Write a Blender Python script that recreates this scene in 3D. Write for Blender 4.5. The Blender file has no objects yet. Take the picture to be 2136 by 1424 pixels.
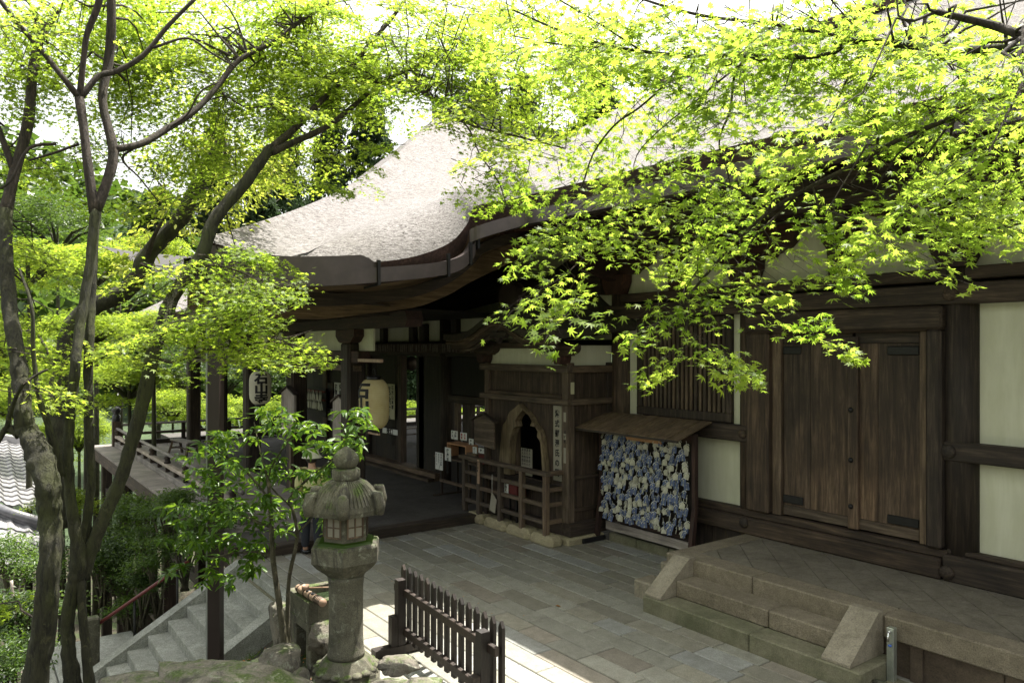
import bpy, math, random
import numpy as np
from mathutils import Vector, Matrix
R=math.radians
rnd=random.Random(7)
rng=np.random.default_rng(11)
S=bpy.context.scene
COL=S.collection
# ------------------------------------------------------------------ camera geometry of the place (metres)
F=1560.;CX=1068.;HY=726.;H=3.3
_n=math.hypot(1153,1560);CA=1560/_n;SA=1153/_n
def ray(px,py):
    r=(px-CX)/F;u=(HY-py)/F
    return (-CA+SA*r, SA+CA*r, u)
def atY(px,py,Y): x,y,z=ray(px,py);t=Y/y;return Vector((x*t,Y,H+z*t))
def atX(px,py,X): x,y,z=ray(px,py);t=X/x;return Vector((X,y*t,H+z*t))
def atZ(px,py,Z): x,y,z=ray(px,py);t=(Z-H)/z;return Vector((x*t,y*t,Z))
def U(px,py,d): x,y,z=ray(px,py);return Vector((x*d,y*d,H+z*d))
def depth(p): return -CA*p[0]+SA*p[1]

# ------------------------------------------------------------------ objects
def tag(o,label=None,cat=None,group=None,kind=None):
    if label:o['label']=label
    if cat:o['category']=cat
    if group:o['group']=group
    if kind:o['kind']=kind
    return o
def empty(name,loc,label=None,cat=None,group=None,kind=None):
    o=bpy.data.objects.new(name,None);COL.objects.link(o);o.location=loc
    o.empty_display_size=.1
    return tag(o,label,cat,group,kind)
def worg(p):
    v=Vector((0,0,0))
    while p: v=v+Vector(p.location);p=p.parent
    return v
class MB:
    def __init__(s): s.v=[];s.f=[];s.sm=[]
    def add(s,vs,fs,smooth=False):
        n=len(s.v);s.v+= [tuple(p) for p in vs];s.f+=[tuple(i+n for i in f) for f in fs];s.sm+=[smooth]*len(fs);return s
    def box(s,a,b,bev=0.):
        x0,x1=sorted((a[0],b[0]));y0,y1=sorted((a[1],b[1]));z0,z1=sorted((a[2],b[2]))
        e=min(bev,(x1-x0)*.45,(y1-y0)*.45,(z1-z0)*.45)
        if e<=0:
            vs=[(x,y,z) for x in(x0,x1) for y in(y0,y1) for z in(z0,z1)]
            return s.add(vs,[(0,1,3,2),(4,6,7,5),(0,4,5,1),(2,3,7,6),(0,2,6,4),(1,5,7,3)])
        vs=[];idx={}
        X=(x0,x1);Y=(y0,y1);Z=(z0,z1)
        for i in(0,1):
            for j in(0,1):
                for k in(0,1):
                    sx,sy,sz=[(1 if q==0 else -1) for q in(i,j,k)]
                    idx[i,j,k,0]=len(vs);vs.append((X[i],Y[j]+sy*e,Z[k]+sz*e))
                    idx[i,j,k,1]=len(vs);vs.append((X[i]+sx*e,Y[j],Z[k]+sz*e))
                    idx[i,j,k,2]=len(vs);vs.append((X[i]+sx*e,Y[j]+sy*e,Z[k]))
        g=lambda i,j,k,a:idx[i,j,k,a]
        fs=[(g(0,0,0,0),g(0,0,1,0),g(0,1,1,0),g(0,1,0,0)),(g(1,0,0,0),g(1,1,0,0),g(1,1,1,0),g(1,0,1,0)),
            (g(0,0,0,1),g(1,0,0,1),g(1,0,1,1),g(0,0,1,1)),(g(0,1,0,1),g(0,1,1,1),g(1,1,1,1),g(1,1,0,1)),
            (g(0,0,0,2),g(0,1,0,2),g(1,1,0,2),g(1,0,0,2)),(g(0,0,1,2),g(1,0,1,2),g(1,1,1,2),g(0,1,1,2))]
        for i in(0,1):
            for j in(0,1):
                fs.append((g(i,j,0,0),g(i,j,1,0),g(i,j,1,1),g(i,j,0,1)))
                fs.append((g(i,0,j,0),g(i,1,j,0),g(i,1,j,2),g(i,0,j,2)))
                fs.append((g(0,i,j,1),g(1,i,j,1),g(1,i,j,2),g(0,i,j,2)))
                for k in(0,1): fs.append((g(i,j,k,0),g(i,j,k,1),g(i,j,k,2)))
        return s.add(vs,fs)
    def beam(s,p,q,w,h,up=(0,0,1),bev=0.):
        p=Vector(p);q=Vector(q);d=q-p;L=d.length;d.normalize();u=Vector(up)
        sd=d.cross(u)
        if sd.length<1e-4: sd=Vector((1,0,0))
        sd.normalize();u=sd.cross(d).normalized()
        m=MB();m.box((0,-w/2,-h/2),(L,w/2,h/2),bev)
        vs=[p+d*a[0]+sd*a[1]+u*a[2] for a in m.v]
        return s.add(vs,m.f)
    def tube(s,pts,rad,n=8,cap=True,noise=0.,smooth=True):
        pts=[Vector(p) for p in pts];m=len(pts)
        if not hasattr(rad,'__len__'): rad=[rad]*m
        t0=(pts[1]-pts[0]).normalized();ref=Vector((0,0,1)) if abs(t0.z)<.9 else Vector((1,0,0))
        a=t0.cross(ref).normalized();vs=[];ph=[rnd.uniform(0,6.28) for _ in range(4)]
        for i,p in enumerate(pts):
            t=(pts[min(i+1,m-1)]-pts[max(i-1,0)]).normalized()
            a=(a-t*a.dot(t));a=a.normalized() if a.length>1e-6 else t.orthogonal().normalized()
            b=t.cross(a)
            for k in range(n):
                th=2*math.pi*k/n
                r=rad[i]*(1+noise*(math.sin(3*th+ph[0]+i*.5)+.6*math.sin(5*th+ph[1]-i*.9)+.8*math.sin(i*1.7+ph[2])))
                vs.append(p+a*math.cos(th)*r+b*math.sin(th)*r)
        fs=[(i*n+k,i*n+(k+1)%n,(i+1)*n+(k+1)%n,(i+1)*n+k) for i in range(m-1) for k in range(n)]
        if cap: fs+= [tuple(reversed(range(n))),tuple(range((m-1)*n,m*n))]
        return s.add(vs,fs,smooth)
    def lathe(s,prof,c=(0,0,0),n=24,rot=0.,smooth=True,sx=1,sy=1):
        vs=[];m=len(prof)
        for r,z in prof:
            for k in range(n):
                a=rot+2*math.pi*k/n;vs.append((c[0]+r*math.cos(a)*sx,c[1]+r*math.sin(a)*sy,c[2]+z))
        fs=[(i*n+k,i*n+(k+1)%n,(i+1)*n+(k+1)%n,(i+1)*n+k) for i in range(m-1) for k in range(n)]
        fs+=[tuple(reversed(range(n))),tuple(range((m-1)*n,m*n))]
        return s.add(vs,fs,smooth)
    def prism(s,out,f,t):
        """out: 2D outline, f(u,v,w)->3D, t=(w0,w1)"""
        n=len(out);vs=[f(u,v,t[0]) for u,v in out]+[f(u,v,t[1]) for u,v in out]
        fs=[tuple(range(n)),tuple(reversed(range(n,2*n)))]+[(i,i+n,(i+1)%n+n,(i+1)%n) for i in range(n)]
        return s.add(vs,fs)
    def grid(s,rows,smooth=True):
        m=len(rows);n=len(rows[0]);vs=[p for r in rows for p in r]
        fs=[(i*n+k,i*n+k+1,(i+1)*n+k+1,(i+1)*n+k) for i in range(m-1) for k in range(n-1)]
        return s.add(vs,fs,smooth)
    def sph(s,c,r,n=10,m=7,jit=0.):
        prof=[]
        vs=[];fs=[]
        for i in range(m+1):
            th=math.pi*i/m
            for k in range(n):
                a=2*math.pi*k/n;q=1+jit*rnd.uniform(-1,1)
                vs.append((c[0]+r[0]*math.sin(th)*math.cos(a)*q,c[1]+r[1]*math.sin(th)*math.sin(a)*q,c[2]-r[2]*math.cos(th)*q))
        fs=[(i*n+k,i*n+(k+1)%n,(i+1)*n+(k+1)%n,(i+1)*n+k) for i in range(m) for k in range(n)]
        return s.add(vs,fs,True)
    def build(s,name,mat,parent=None,label=None,cat=None,group=None,kind=None):
        me=bpy.data.meshes.new(name)
        if parent is not None: o0=worg(parent)
        else:
            A=np.array(s.v) if s.v else np.zeros((1,3))
            mn=A.min(0);mx=A.max(0);o0=Vector(((mn[0]+mx[0])/2,(mn[1]+mx[1])/2,mn[2]))
        me.from_pydata([(a[0]-o0.x,a[1]-o0.y,a[2]-o0.z) for a in s.v],[],s.f)
        me.polygons.foreach_set('use_smooth',s.sm);me.materials.append(mat);me.update()
        o=bpy.data.objects.new(name,me);COL.objects.link(o)
        if parent is not None: o.parent=parent
        else: o.location=o0
        return tag(o,label,cat,group,kind)
def kids(o): return [c for c in bpy.data.objects if c.parent==o]
def copy_tree(o,loc=None,rz=None,label=None,parent=None,sc=None):
    c=o.copy();COL.objects.link(c)
    if parent is not None: c.parent=parent
    if loc is not None:c.location=loc
    if rz is not None:c.rotation_euler=(0,0,rz)
    if sc is not None:c.scale=sc
    if label:c['label']=label
    for ch in kids(o): copy_tree(ch,parent=c)
    return c
def spline(pts,n=6):
    P=[Vector(p) for p in pts];P=[P[0]*2-P[1]]+P+[P[-1]*2-P[-2]];o=[]
    for i in range(1,len(P)-2):
        a,b,c,d=P[i-1],P[i],P[i+1],P[i+2]
        for k in range(n):
            t=k/n;o.append(.5*((2*b)+(c-a)*t+(2*a-5*b+4*c-d)*t*t+(3*b-a-3*c+d)*t**3))
    o.append(P[-2]);return o
def resample(P,n):
    P=[Vector(p) for p in P];L=[0]
    for a,b in zip(P,P[1:]): L.append(L[-1]+(b-a).length)
    o=[];j=0
    for i in range(n):
        t=L[-1]*i/(n-1)
        while j<len(L)-2 and L[j+1]<t: j+=1
        s_=(t-L[j])/max(1e-9,L[j+1]-L[j]);o.append(P[j].lerp(P[j+1],min(1,max(0,s_))))
    return o

# ------------------------------------------------------------------ materials
def newmat(name):
    m=bpy.data.materials.new(name);m.use_nodes=True;nt=m.node_tree;b=nt.nodes['Principled BSDF'];return m,nt,b
def N(nt,t,**kw):
    n=nt.nodes.new(t)
    for k,v in kw.items():
        if k in n.inputs.keys(): n.inputs[k].default_value=v
        else: setattr(n,k,v)
    return n
def ramp(nt,fac,stops):
    r=nt.nodes.new('ShaderNodeValToRGB');nt.links.new(fac,r.inputs[0]);e=r.color_ramp.elements
    while len(e)<len(stops): e.new(.5)
    for q,(p,c) in zip(e,stops): q.position=p;q.color=(*c,1)
    return r
def mixc(nt,mode,fac,a,b):
    m=nt.nodes.new('ShaderNodeMix');m.data_type='RGBA';m.blend_type=mode
    for s_,v in((0,fac),(6,a),(7,b)):
        if hasattr(v,'node'): nt.links.new(v,m.inputs[s_])
        elif isinstance(v,(int,float)): m.inputs[s_].default_value=v
        else: m.inputs[s_].default_value=(*v,1)
    return m.outputs[2]
def coords(nt,scale,kind='Object'):
    tc=nt.nodes.new('ShaderNodeTexCoord');mp=nt.nodes.new('ShaderNodeMapping')
    nt.links.new(tc.outputs[kind],mp.inputs[0]);mp.inputs['Scale'].default_value=scale;return mp.outputs[0]
def noise(nt,vec,scale,detail=5,rough=.6,dist=0.):
    n=N(nt,'ShaderNodeTexNoise');n.inputs['Scale'].default_value=scale;n.inputs['Detail'].default_value=detail
    n.inputs['Roughness'].default_value=rough;n.inputs['Distortion'].default_value=dist
    if vec is not None: nt.links.new(vec,n.inputs['Vector'])
    return n.outputs['Fac']
def bump(nt,b,h,dist=.01,st=.6):
    u=N(nt,'ShaderNodeBump');u.inputs['Distance'].default_value=dist;u.inputs['Strength'].default_value=st
    nt.links.new(h,u.inputs['Height']);nt.links.new(u.outputs[0],b.inputs['Normal'])
def wood(name,dark,mid,light,axis='z',rough=.75,k=1.):
    m,nt,b=newmat(name)
    sc={'z':(14,14,.9),'x':(.9,14,14),'y':(14,.9,14)}[axis]
    v=coords(nt,sc);g=noise(nt,v,1.6*k,8,.65,.6)
    fine=noise(nt,coords(nt,tuple(q*3.2 for q in sc)),2.2*k,4,.7)
    v2=coords(nt,(1,1,1));bl=noise(nt,v2,1.7,4,.6)
    r=ramp(nt,g,[(.30,dark),(.52,mid),(.72,light)])
    c=mixc(nt,'MULTIPLY',.75,r.outputs[0],ramp(nt,bl,[(.3,(.45,.42,.4)),(.7,(1.35,1.3,1.22))]).outputs[0])
    c=mixc(nt,'MULTIPLY',.42,c,ramp(nt,fine,[(.35,(.45,.43,.42)),(.6,(1.15,1.15,1.15))]).outputs[0])
    oi=N(nt,'ShaderNodeObjectInfo')
    c=mixc(nt,'MULTIPLY',1,c,ramp(nt,oi.outputs['Random'],[(0,(.66,.68,.72)),(.5,(1,1,1)),(1,(1.38,1.3,1.2))]).outputs[0])
    nt.links.new(c,b.inputs['Base Color']);b.inputs['Roughness'].default_value=rough
    bump(nt,b,fine,.006,.7);return m
M={}
WD=dict(dark=(.013,.009,.006),mid=(.042,.029,.020),light=(.098,.072,.052))
for ax in 'xyz':
    M['wood_'+ax]=wood('aged_timber_'+ax,axis=ax,**WD)
    M['red_'+ax]=wood('reddish_timber_'+ax,(.018,.008,.006),(.046,.020,.014),(.088,.044,.031),axis=ax)
    M['grey_'+ax]=wood('weathered_timber_'+ax,(.16,.145,.135),(.28,.255,.24),(.42,.39,.375),axis=ax)
    M['tan_'+ax]=wood('worn_timber_'+ax,(.04,.028,.019),(.095,.070,.049),(.18,.142,.106),axis=ax)
M['eave_y']=wood('eave_boards',(.05,.034,.02),(.13,.092,.056),(.22,.165,.105),axis='y')
M['door']=wood('weathered_door',(.022,.014,.009),(.066,.044,.029),(.15,.108,.076),axis='z',k=.8)
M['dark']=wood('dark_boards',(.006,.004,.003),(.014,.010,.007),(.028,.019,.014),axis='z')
M['fence']=wood('fence_paint',(.012,.009,.008),(.024,.017,.014),(.045,.034,.028),axis='z',rough=.5)
def doorfix():
    m=M['door'];nt=m.node_tree;b=nt.nodes['Principled BSDF'];l=b.inputs['Base Color'].links[0].from_socket
    tc=nt.nodes.new('ShaderNodeTexCoord');sp=N(nt,'ShaderNodeSeparateXYZ');nt.links.new(tc.outputs['Object'],sp.inputs[0])
    ad=N(nt,'ShaderNodeMath',operation='MULTIPLY_ADD');nt.links.new(noise(nt,coords(nt,(7,7,.8)),1.5,6,.7,.4),ad.inputs[0]);ad.inputs[1].default_value=3.2;nt.links.new(sp.outputs[2],ad.inputs[2])
    r=ramp(nt,ad.outputs[0],[(0,(1,1,1)),(1,(1,1,1))])
    mr=N(nt,'ShaderNodeMapRange');nt.links.new(ad.outputs[0],mr.inputs[0]);mr.inputs[1].default_value=1.7;mr.inputs[2].default_value=3.1
    r2=ramp(nt,mr.outputs[0],[(0,(2.0,1.95,1.85)),(1,(.9,.9,.9))]);c=mixc(nt,'MULTIPLY',1,l,r2.outputs[0]);nt.links.new(c,b.inputs['Base Color'])
doorfix()
def plain(name,col,rough=.6,metal=0.,var=.25,scale=6,bmp=0.):
    m,nt,b=newmat(name);v=coords(nt,(1,1,1));g=noise(nt,v,scale,6,.6)
    lo=tuple(c*(1-var) for c in col);hi=tuple(min(1,c*(1+var)) for c in col)
    nt.links.new(ramp(nt,g,[(.3,lo),(.7,hi)]).outputs[0],b.inputs['Base Color'])
    b.inputs['Roughness'].default_value=rough;b.inputs['Metallic'].default_value=metal
    if bmp: bump(nt,b,noise(nt,v,scale*8,4,.7),bmp,.6)
    return m
M['plaster']=plain('lime_plaster',(.60,.60,.47),.9,var=.06,scale=1.4,bmp=.002)
M['steel']=plain('brown_painted_steel',(.032,.022,.020),.42,.0,.15,3)
M['gutter']=plain('brown_metal_gutter',(.085,.068,.066),.38,.35,.2,4)
M['strip']=plain('pale_drainpipe',(.30,.32,.28),.5,.0,.2,5)
M['metal']=plain('brushed_steel',(.45,.48,.42),.35,.7,.12,20)
M['chrome']=plain('chrome',(.8,.8,.8),.12,1,.05)
M['blue']=plain('blue_plastic',(.05,.12,.45),.4)
M['iron']=plain('black_iron',(.012,.011,.011),.5,.3,.3,12,.003)
M['black']=plain('black_lacquer',(.01,.01,.012),.35)
M['ink']=plain('black_ink',(.008,.008,.009),.7,var=.1)
M['redink']=plain('red_ink',(.35,.03,.02),.7,var=.1)
M['paper']=plain('white_paper',(.72,.73,.70),.8,var=.05,scale=3)
M['oldpaper']=plain('yellowed_paper',(.46,.44,.30),.85,var=.12,scale=3)
M['signboard']=plain('pale_signboard',(.26,.24,.19),.8,var=.12,scale=5)
M['gold']=plain('gold_screen',(.42,.27,.10),.5,.0,.1)
M['redcloth']=plain('red_cloth',(.10,.012,.010),.8,var=.25)
M['bell']=plain('old_bronze',(.08,.06,.05),.45,.6,.2)
M['redpaint']=plain('red_painted_rail',(.12,.025,.022),.45,.0,.2,9)
M['copperboard']=plain('orange_tan_board',(.42,.22,.11),.7,var=.15)
M['bamboo']=plain('aged_bamboo',(.33,.22,.15),.5,var=.3,scale=9)
M['water']=plain('dark_water',(.02,.03,.015),.06,var=.3)
M['emablue']=plain('blue_plaque',(.085,.115,.22),.6,var=.4,scale=25)
M['emapale']=plain('pale_plaque',(.44,.43,.34),.7,var=.3,scale=25)
M['cord']=plain('pale_cord',(.60,.60,.54),.8)
def plasterfix():
    m=M['plaster'];nt=m.node_tree;b=nt.nodes['Principled BSDF'];l=b.inputs['Base Color'].links[0].from_socket
    s1=noise(nt,coords(nt,(1.5,1.5,.25)),3,6,.7,.5)
    c=mixc(nt,'MULTIPLY',.8,l,ramp(nt,s1,[(.35,(.84,.84,.78)),(.6,(1,1,1))]).outputs[0])
    nt.links.new(c,b.inputs['Base Color'])
plasterfix()
def stone(name,a,b_,moss=0.,sc=1.,spk=.5,bmp=.004):
    m,nt,b=newmat(name);v=coords(nt,(1,1,1))
    big=noise(nt,v,2.2*sc,5,.6,.4);fine=noise(nt,v,70*sc,3,.8);mid=noise(nt,v,14*sc,5,.65)
    c=ramp(nt,big,[(.3,a),(.7,b_)]).outputs[0]
    c=mixc(nt,'MULTIPLY',spk,c,ramp(nt,fine,[(.33,(.35,.34,.33)),(.5,(1,1,1)),(.68,(1.5,1.48,1.42))]).outputs[0])
    c=mixc(nt,'MULTIPLY',.5,c,ramp(nt,mid,[(.35,(.6,.58,.52)),(.65,(1.15,1.15,1.12))]).outputs[0])
    if moss:
        g=N(nt,'ShaderNodeNewGeometry');sp=N(nt,'ShaderNodeSeparateXYZ');nt.links.new(g.outputs['Normal'],sp.inputs[0])
        mm=N(nt,'ShaderNodeMath',operation='MULTIPLY_ADD');nt.links.new(sp.outputs[2],mm.inputs[0]);mm.inputs[1].default_value=.22;nt.links.new(noise(nt,v,5.5*sc,6,.65,.3),mm.inputs[2])
        f=ramp(nt,mm.outputs[0],[(.68-.2*moss,(0,0,0)),(.82-.2*moss,(1,1,1))]).outputs[0]
        mg=ramp(nt,noise(nt,v,60,3,.7),[(.3,(.022,.038,.006)),(.7,(.09,.13,.022))]).outputs[0]
        c=mixc(nt,'MIX',f,c,mg)
    nt.links.new(c,b.inputs['Base Color']);b.inputs['Roughness'].default_value=.85
    bump(nt,b,mixc(nt,'ADD',.6,fine,mid),bmp,.8);return m
M['granite']=stone('tan_granite',(.20,.175,.13),(.31,.275,.215),0)
M['granite2']=stone('rough_granite_riser',(.145,.122,.086),(.255,.218,.163),.0,1,.7,.009)
M['greenstone']=stone('mossy_step_stone',(.105,.11,.062),(.21,.195,.135),0)
def lichen(m):
    nt=m.node_tree;b=nt.nodes['Principled BSDF'];l=b.inputs['Base Color'].links[0].from_socket
    f1=ramp(nt,noise(nt,coords(nt,(1,1,1)),9,7,.75,.6),[(.56,(0,0,0)),(.66,(.75,.75,.75))]).outputs[0];c=mixc(nt,'MIX',f1,l,(.30,.31,.24))
    f2=ramp(nt,noise(nt,coords(nt,(1.3,1.3,.5)),4.5,6,.7,.9),[(.36,(.8,.8,.8)),(.46,(0,0,0))]).outputs[0];c=mixc(nt,'MIX',f2,c,(.035,.032,.026))
    nt.links.new(c,b.inputs['Base Color']);return m
M['lantern']=stone('lichen_stone',(.055,.052,.035),(.175,.165,.122),.22,1.2,.6,.012);lichen(M['lantern'])
M['stairs']=stone('stair_granite',(.21,.22,.195),(.37,.38,.35),0,1,.8,.01)
M['rock']=stone('garden_rock',(.10,.09,.072),(.27,.245,.205),.17,.8,.5,.02);lichen(M['rock'])
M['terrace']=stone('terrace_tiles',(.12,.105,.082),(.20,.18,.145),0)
M['floorstone']=stone('hall_floor_stone',(.045,.04,.038),(.085,.078,.073),0)
# paving: slab tint carried per face, real colour differences of the stones
def paving_mat():
    m,nt,b=newmat('paving_slabs');v=coords(nt,(1,1,1))
    at=N(nt,'ShaderNodeAttribute',attribute_name='tint')
    fine=noise(nt,v,90,3,.85);mid=noise(nt,v,9,5,.6)
    c=mixc(nt,'MULTIPLY',.65,at.outputs['Color'],ramp(nt,fine,[(.33,(.45,.45,.45)),(.5,(1,1,1)),(.66,(1.5,1.5,1.5))]).outputs[0])
    c=mixc(nt,'MULTIPLY',.6,c,ramp(nt,mid,[(.3,(.62,.6,.55)),(.65,(1.12,1.12,1.1))]).outputs[0])
    nt.links.new(c,b.inputs['Base Color']);b.inputs['Roughness'].default_value=.62
    bump(nt,b,mixc(nt,'ADD',.5,fine,mid),.003,.6);return m
M['paving']=paving_mat()
def thatch_mat():
    m,nt,b=newmat('bark_thatch');v=coords(nt,(1,1,1))
    a=noise(nt,coords(nt,(1,.32,1.2)),34,6,.78,1.);g=noise(nt,v,1.3,5,.6);f=noise(nt,coords(nt,(1,1,1)),90,3,.8)
    c=ramp(nt,a,[(.36,(.05,.04,.035)),(.46,(.21,.197,.193)),(.60,(.38,.362,.358))]).outputs[0]
    c=mixc(nt,'MULTIPLY',.5,c,ramp(nt,g,[(.3,(.72,.68,.62)),(.7,(1.1,1.08,1.08))]).outputs[0])
    nt.links.new(c,b.inputs['Base Color']);b.inputs['Roughness'].default_value=.95
    bump(nt,b,mixc(nt,'ADD',.5,a,f),.05,1.);return m
M['thatch']=thatch_mat()
M['thatchcut']=wood('thatch_cut_layers',(.02,.010,.008),(.06,.032,.025),(.12,.07,.055),axis='x')
def mossthatch():
    m,nt,b=newmat('mossy_dark_thatch');v=coords(nt,(1,1,1));a=noise(nt,v,26,6,.8,1.);g=noise(nt,v,2,4,.6)
    c=ramp(nt,a,[(.35,(.014,.012,.008)),(.65,(.07,.055,.038))]).outputs[0]
    c=mixc(nt,'MIX',ramp(nt,g,[(.45,(0,0,0)),(.65,(.6,.6,.6))]).outputs[0],c,(.04,.05,.018))
    nt.links.new(c,b.inputs['Base Color']);b.inputs['Roughness'].default_value=.95;bump(nt,b,a,.03,1);return m
M['mossthatch']=mossthatch()
def soil():
    m,nt,b=newmat('garden_soil');v=coords(nt,(1,1,1))
    c=ramp(nt,noise(nt,v,7,8,.75,.4),[(.3,(.012,.010,.006)),(.55,(.045,.036,.022)),(.72,(.10,.08,.05))]).outputs[0]
    c=mixc(nt,'MIX',ramp(nt,noise(nt,v,1.7,6,.7),[(.48,(0,0,0)),(.6,(1,1,1))]).outputs[0],c,(.035,.055,.012))
    nt.links.new(c,b.inputs['Base Color']);b.inputs['Roughness'].default_value=.95;bump(nt,b,noise(nt,v,26,6,.8),.05,1);return m
M['soil']=soil()
def bark(name,a,b_,moss):
    m,nt,b=newmat(name);v=coords(nt,(1,1,.35))
    n1=noise(nt,v,22,7,.75,.8);n2=noise(nt,coords(nt,(1,1,.6)),2.6,5,.6)
    c=ramp(nt,n1,[(.32,a),(.68,b_)]).outputs[0]
    c=mixc(nt,'MIX',ramp(nt,n2,[(.45,(0,0,0)),(.68,(moss,)*3)]).outputs[0],c,(.05,.058,.014))
    f1=ramp(nt,noise(nt,coords(nt,(1,1,.8)),13,6,.75,.7),[(.58,(0,0,0)),(.66,(.6,.6,.6))]).outputs[0];c=mixc(nt,'MIX',f1,c,tuple(q*2.2 for q in b_))
    cr=ramp(nt,noise(nt,coords(nt,(1,1,.14)),38,5,.7,.5),[(.36,(.25,.25,.25)),(.46,(1,1,1))]).outputs[0];c=mixc(nt,'MULTIPLY',.8,c,cr)
    nt.links.new(c,b.inputs['Base Color']);b.inputs['Roughness'].default_value=.9
    bump(nt,b,mixc(nt,'MULTIPLY',.7,n1,cr),.03,1);return m
M['bark']=bark('maple_bark',(.009,.009,.004),(.045,.043,.020),.95)
M['bark2']=bark('twig_bark',(.02,.015,.011),(.07,.052,.038),.2)
M['bark3']=bark('shrub_bark',(.045,.042,.024),(.15,.13,.085),.5)
def leafmat(name,d,t,mixf=.5,gloss=.25,rough=.45,var=.35):
    m=bpy.data.materials.new(name);m.use_nodes=True;nt=m.node_tree;nt.nodes.clear()
    at=N(nt,'ShaderNodeAttribute',attribute_name='rnd')
    o=N(nt,'ShaderNodeOutputMaterial')
    lo=1-var;hi=1+var
    def col(c,sh):
        return ramp(nt,at.outputs['Fac'],[(0,(c[0]*lo*sh,c[1]*lo,c[2]*lo*.6)),(.5,c),(1,(min(1,c[0]*hi*1.12),min(1,c[1]*hi),c[2]*hi))]).outputs[0]
    p=N(nt,'ShaderNodeBsdfPrincipled');p.inputs['Roughness'].default_value=rough
    p.inputs['Specular IOR Level'].default_value=gloss
    nt.links.new(col(d,.9),p.inputs['Base Color'])
    tr=N(nt,'ShaderNodeBsdfTranslucent');nt.links.new(col(t,.85),tr.inputs['Color'])
    mx=N(nt,'ShaderNodeMixShader');mx.inputs[0].default_value=mixf
    nt.links.new(p.outputs[0],mx.inputs[1]);nt.links.new(tr.outputs[0],mx.inputs[2]);nt.links.new(mx.outputs[0],o.inputs[0]);return m
M['maple']=leafmat('young_maple_leaf',(.11,.165,.014),(.44,.60,.06),.5,.2,.5)
M['mapler']=leafmat('near_maple_leaf',(.095,.15,.014),(.43,.60,.07),.52,.22,.5)
M['mapleb']=leafmat('distant_maple_leaf',(.12,.17,.02),(.42,.56,.05),.5,.15,.6)
M['glossy']=leafmat('glossy_evergreen_leaf',(.045,.10,.014),(.24,.42,.03),.32,.35,.36)
M['azalea']=leafmat('azalea_leaf',(.045,.085,.016),(.20,.34,.035),.35,.4,.4)
M['conifer']=leafmat('conifer_needle',(.028,.05,.022),(.07,.12,.04),.3,.1,.7)
M['darkleaf']=leafmat('dark_broadleaf',(.035,.065,.016),(.13,.22,.03),.35,.4,.4)
M['yellowleaf']=leafmat('yellowing_leaf',(.13,.16,.03),(.42,.50,.06),.5,.3,.4,.5)
M['litter']=leafmat('fallen_leaf',(.30,.13,.03),(.3,.15,.03),.2,.3,.5,.5)
M['grass']=leafmat('grass_blade',(.06,.11,.015),(.2,.32,.03),.35,.3,.5)
M['skin']=plain('skin',(.42,.25,.17),.5,var=.06)
M['hat']=plain('cream_cotton_hat',(.60,.60,.47),.85,var=.08,scale=30)
M['jacket']=plain('pale_khaki_jacket',(.50,.48,.24),.8,var=.1,scale=8)
M['trousers']=plain('navy_trousers',(.012,.014,.022),.8,var=.15)
M['hair']=plain('dark_hair',(.015,.012,.01),.5)
def lanternpaper():
    m=bpy.data.materials.new('lantern_paper');m.use_nodes=True;nt=m.node_tree;nt.nodes.clear()
    o=N(nt,'ShaderNodeOutputMaterial');v=coords(nt,(1,1,1))
    c=ramp(nt,noise(nt,v,4,4,.6),[(.3,(.62,.52,.27)),(.7,(.74,.66,.40))]).outputs[0]
    d=N(nt,'ShaderNodeBsdfDiffuse');t=N(nt,'ShaderNodeBsdfTranslucent');nt.links.new(c,d.inputs[0]);nt.links.new(c,t.inputs[0])
    mx=N(nt,'ShaderNodeMixShader');mx.inputs[0].default_value=.35
    nt.links.new(d.outputs[0],mx.inputs[1]);nt.links.new(t.outputs[0],mx.inputs[2]);nt.links.new(mx.outputs[0],o.inputs[0]);return m
M['lpaper']=lanternpaper()
def lpale():
    m=lanternpaper();m.name='pale_lantern_paper'
    for n in m.node_tree.nodes:
        if n.type=='VALTORGB':
            n.color_ramp.elements[0].color=(.66,.63,.50,1);n.color_ramp.elements[1].color=(.76,.74,.62,1)
    return m
M['lpaper2']=lpale()
def tilemat():
    return plain('glazed_roof_tile',(.40,.39,.40),.28,.0,.12,3)
M['tile']=plain('glazed_roof_tile',(.24,.235,.24),.35,.0,.1,3);M['tileedge']=plain('dark_tile_edge',(.10,.10,.11),.4,var=.3)

# ------------------------------------------------------------------ leaf clouds
def star(n=7,inner=.38,asp=1.):
    """maple leaf outline, n lobes, stalk at -y; ring of 2n points round the centre"""
    pts=[(0,0,0)];L=[.52,.82,.96,1.,.96,.82,.52] if n==7 else [.72,.95,1.,.95,.72]
    ang=[-140,-92,-45,0,45,92,140] if n==7 else [-125,-62,0,62,125]
    for i in range(n):
        a=R(ang[i]);pts.append((math.sin(a)*L[i],math.cos(a)*L[i],-.12*L[i]))
        if i<n-1:
            b=R((ang[i]+ang[i+1])/2);pts.append((math.sin(b)*inner,math.cos(b)*inner,0))
    m=len(pts)-1
    pts.append((0,-.22,0))
    tris=[(0,i+1,i) for i in range(1,m)]+[(0,m+1,m),(0,1,m+1)]
    return np.array(pts)*.5,np.array(tris)
def oval(w=.36):
    pts=np.array([(0,0,0),(-w*.5,.32,.05),(w*.5,.32,.05),(-w*.36,.68,.03),(w*.36,.68,.03),(0,1,-.08),(0,.35,-.03),(0,.7,-.04)])
    tris=np.array([(0,6,1),(0,2,6),(1,6,7),(1,7,3),(6,2,4),(6,4,7),(3,7,5),(7,4,5)]);return pts,tris
def diamond():
    pts=np.array([(0,-.5,0),(.38,0,.06),(0,.5,-.06),(-.38,0,.06)]);return pts,np.array([(0,1,2),(0,2,3)])
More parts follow.
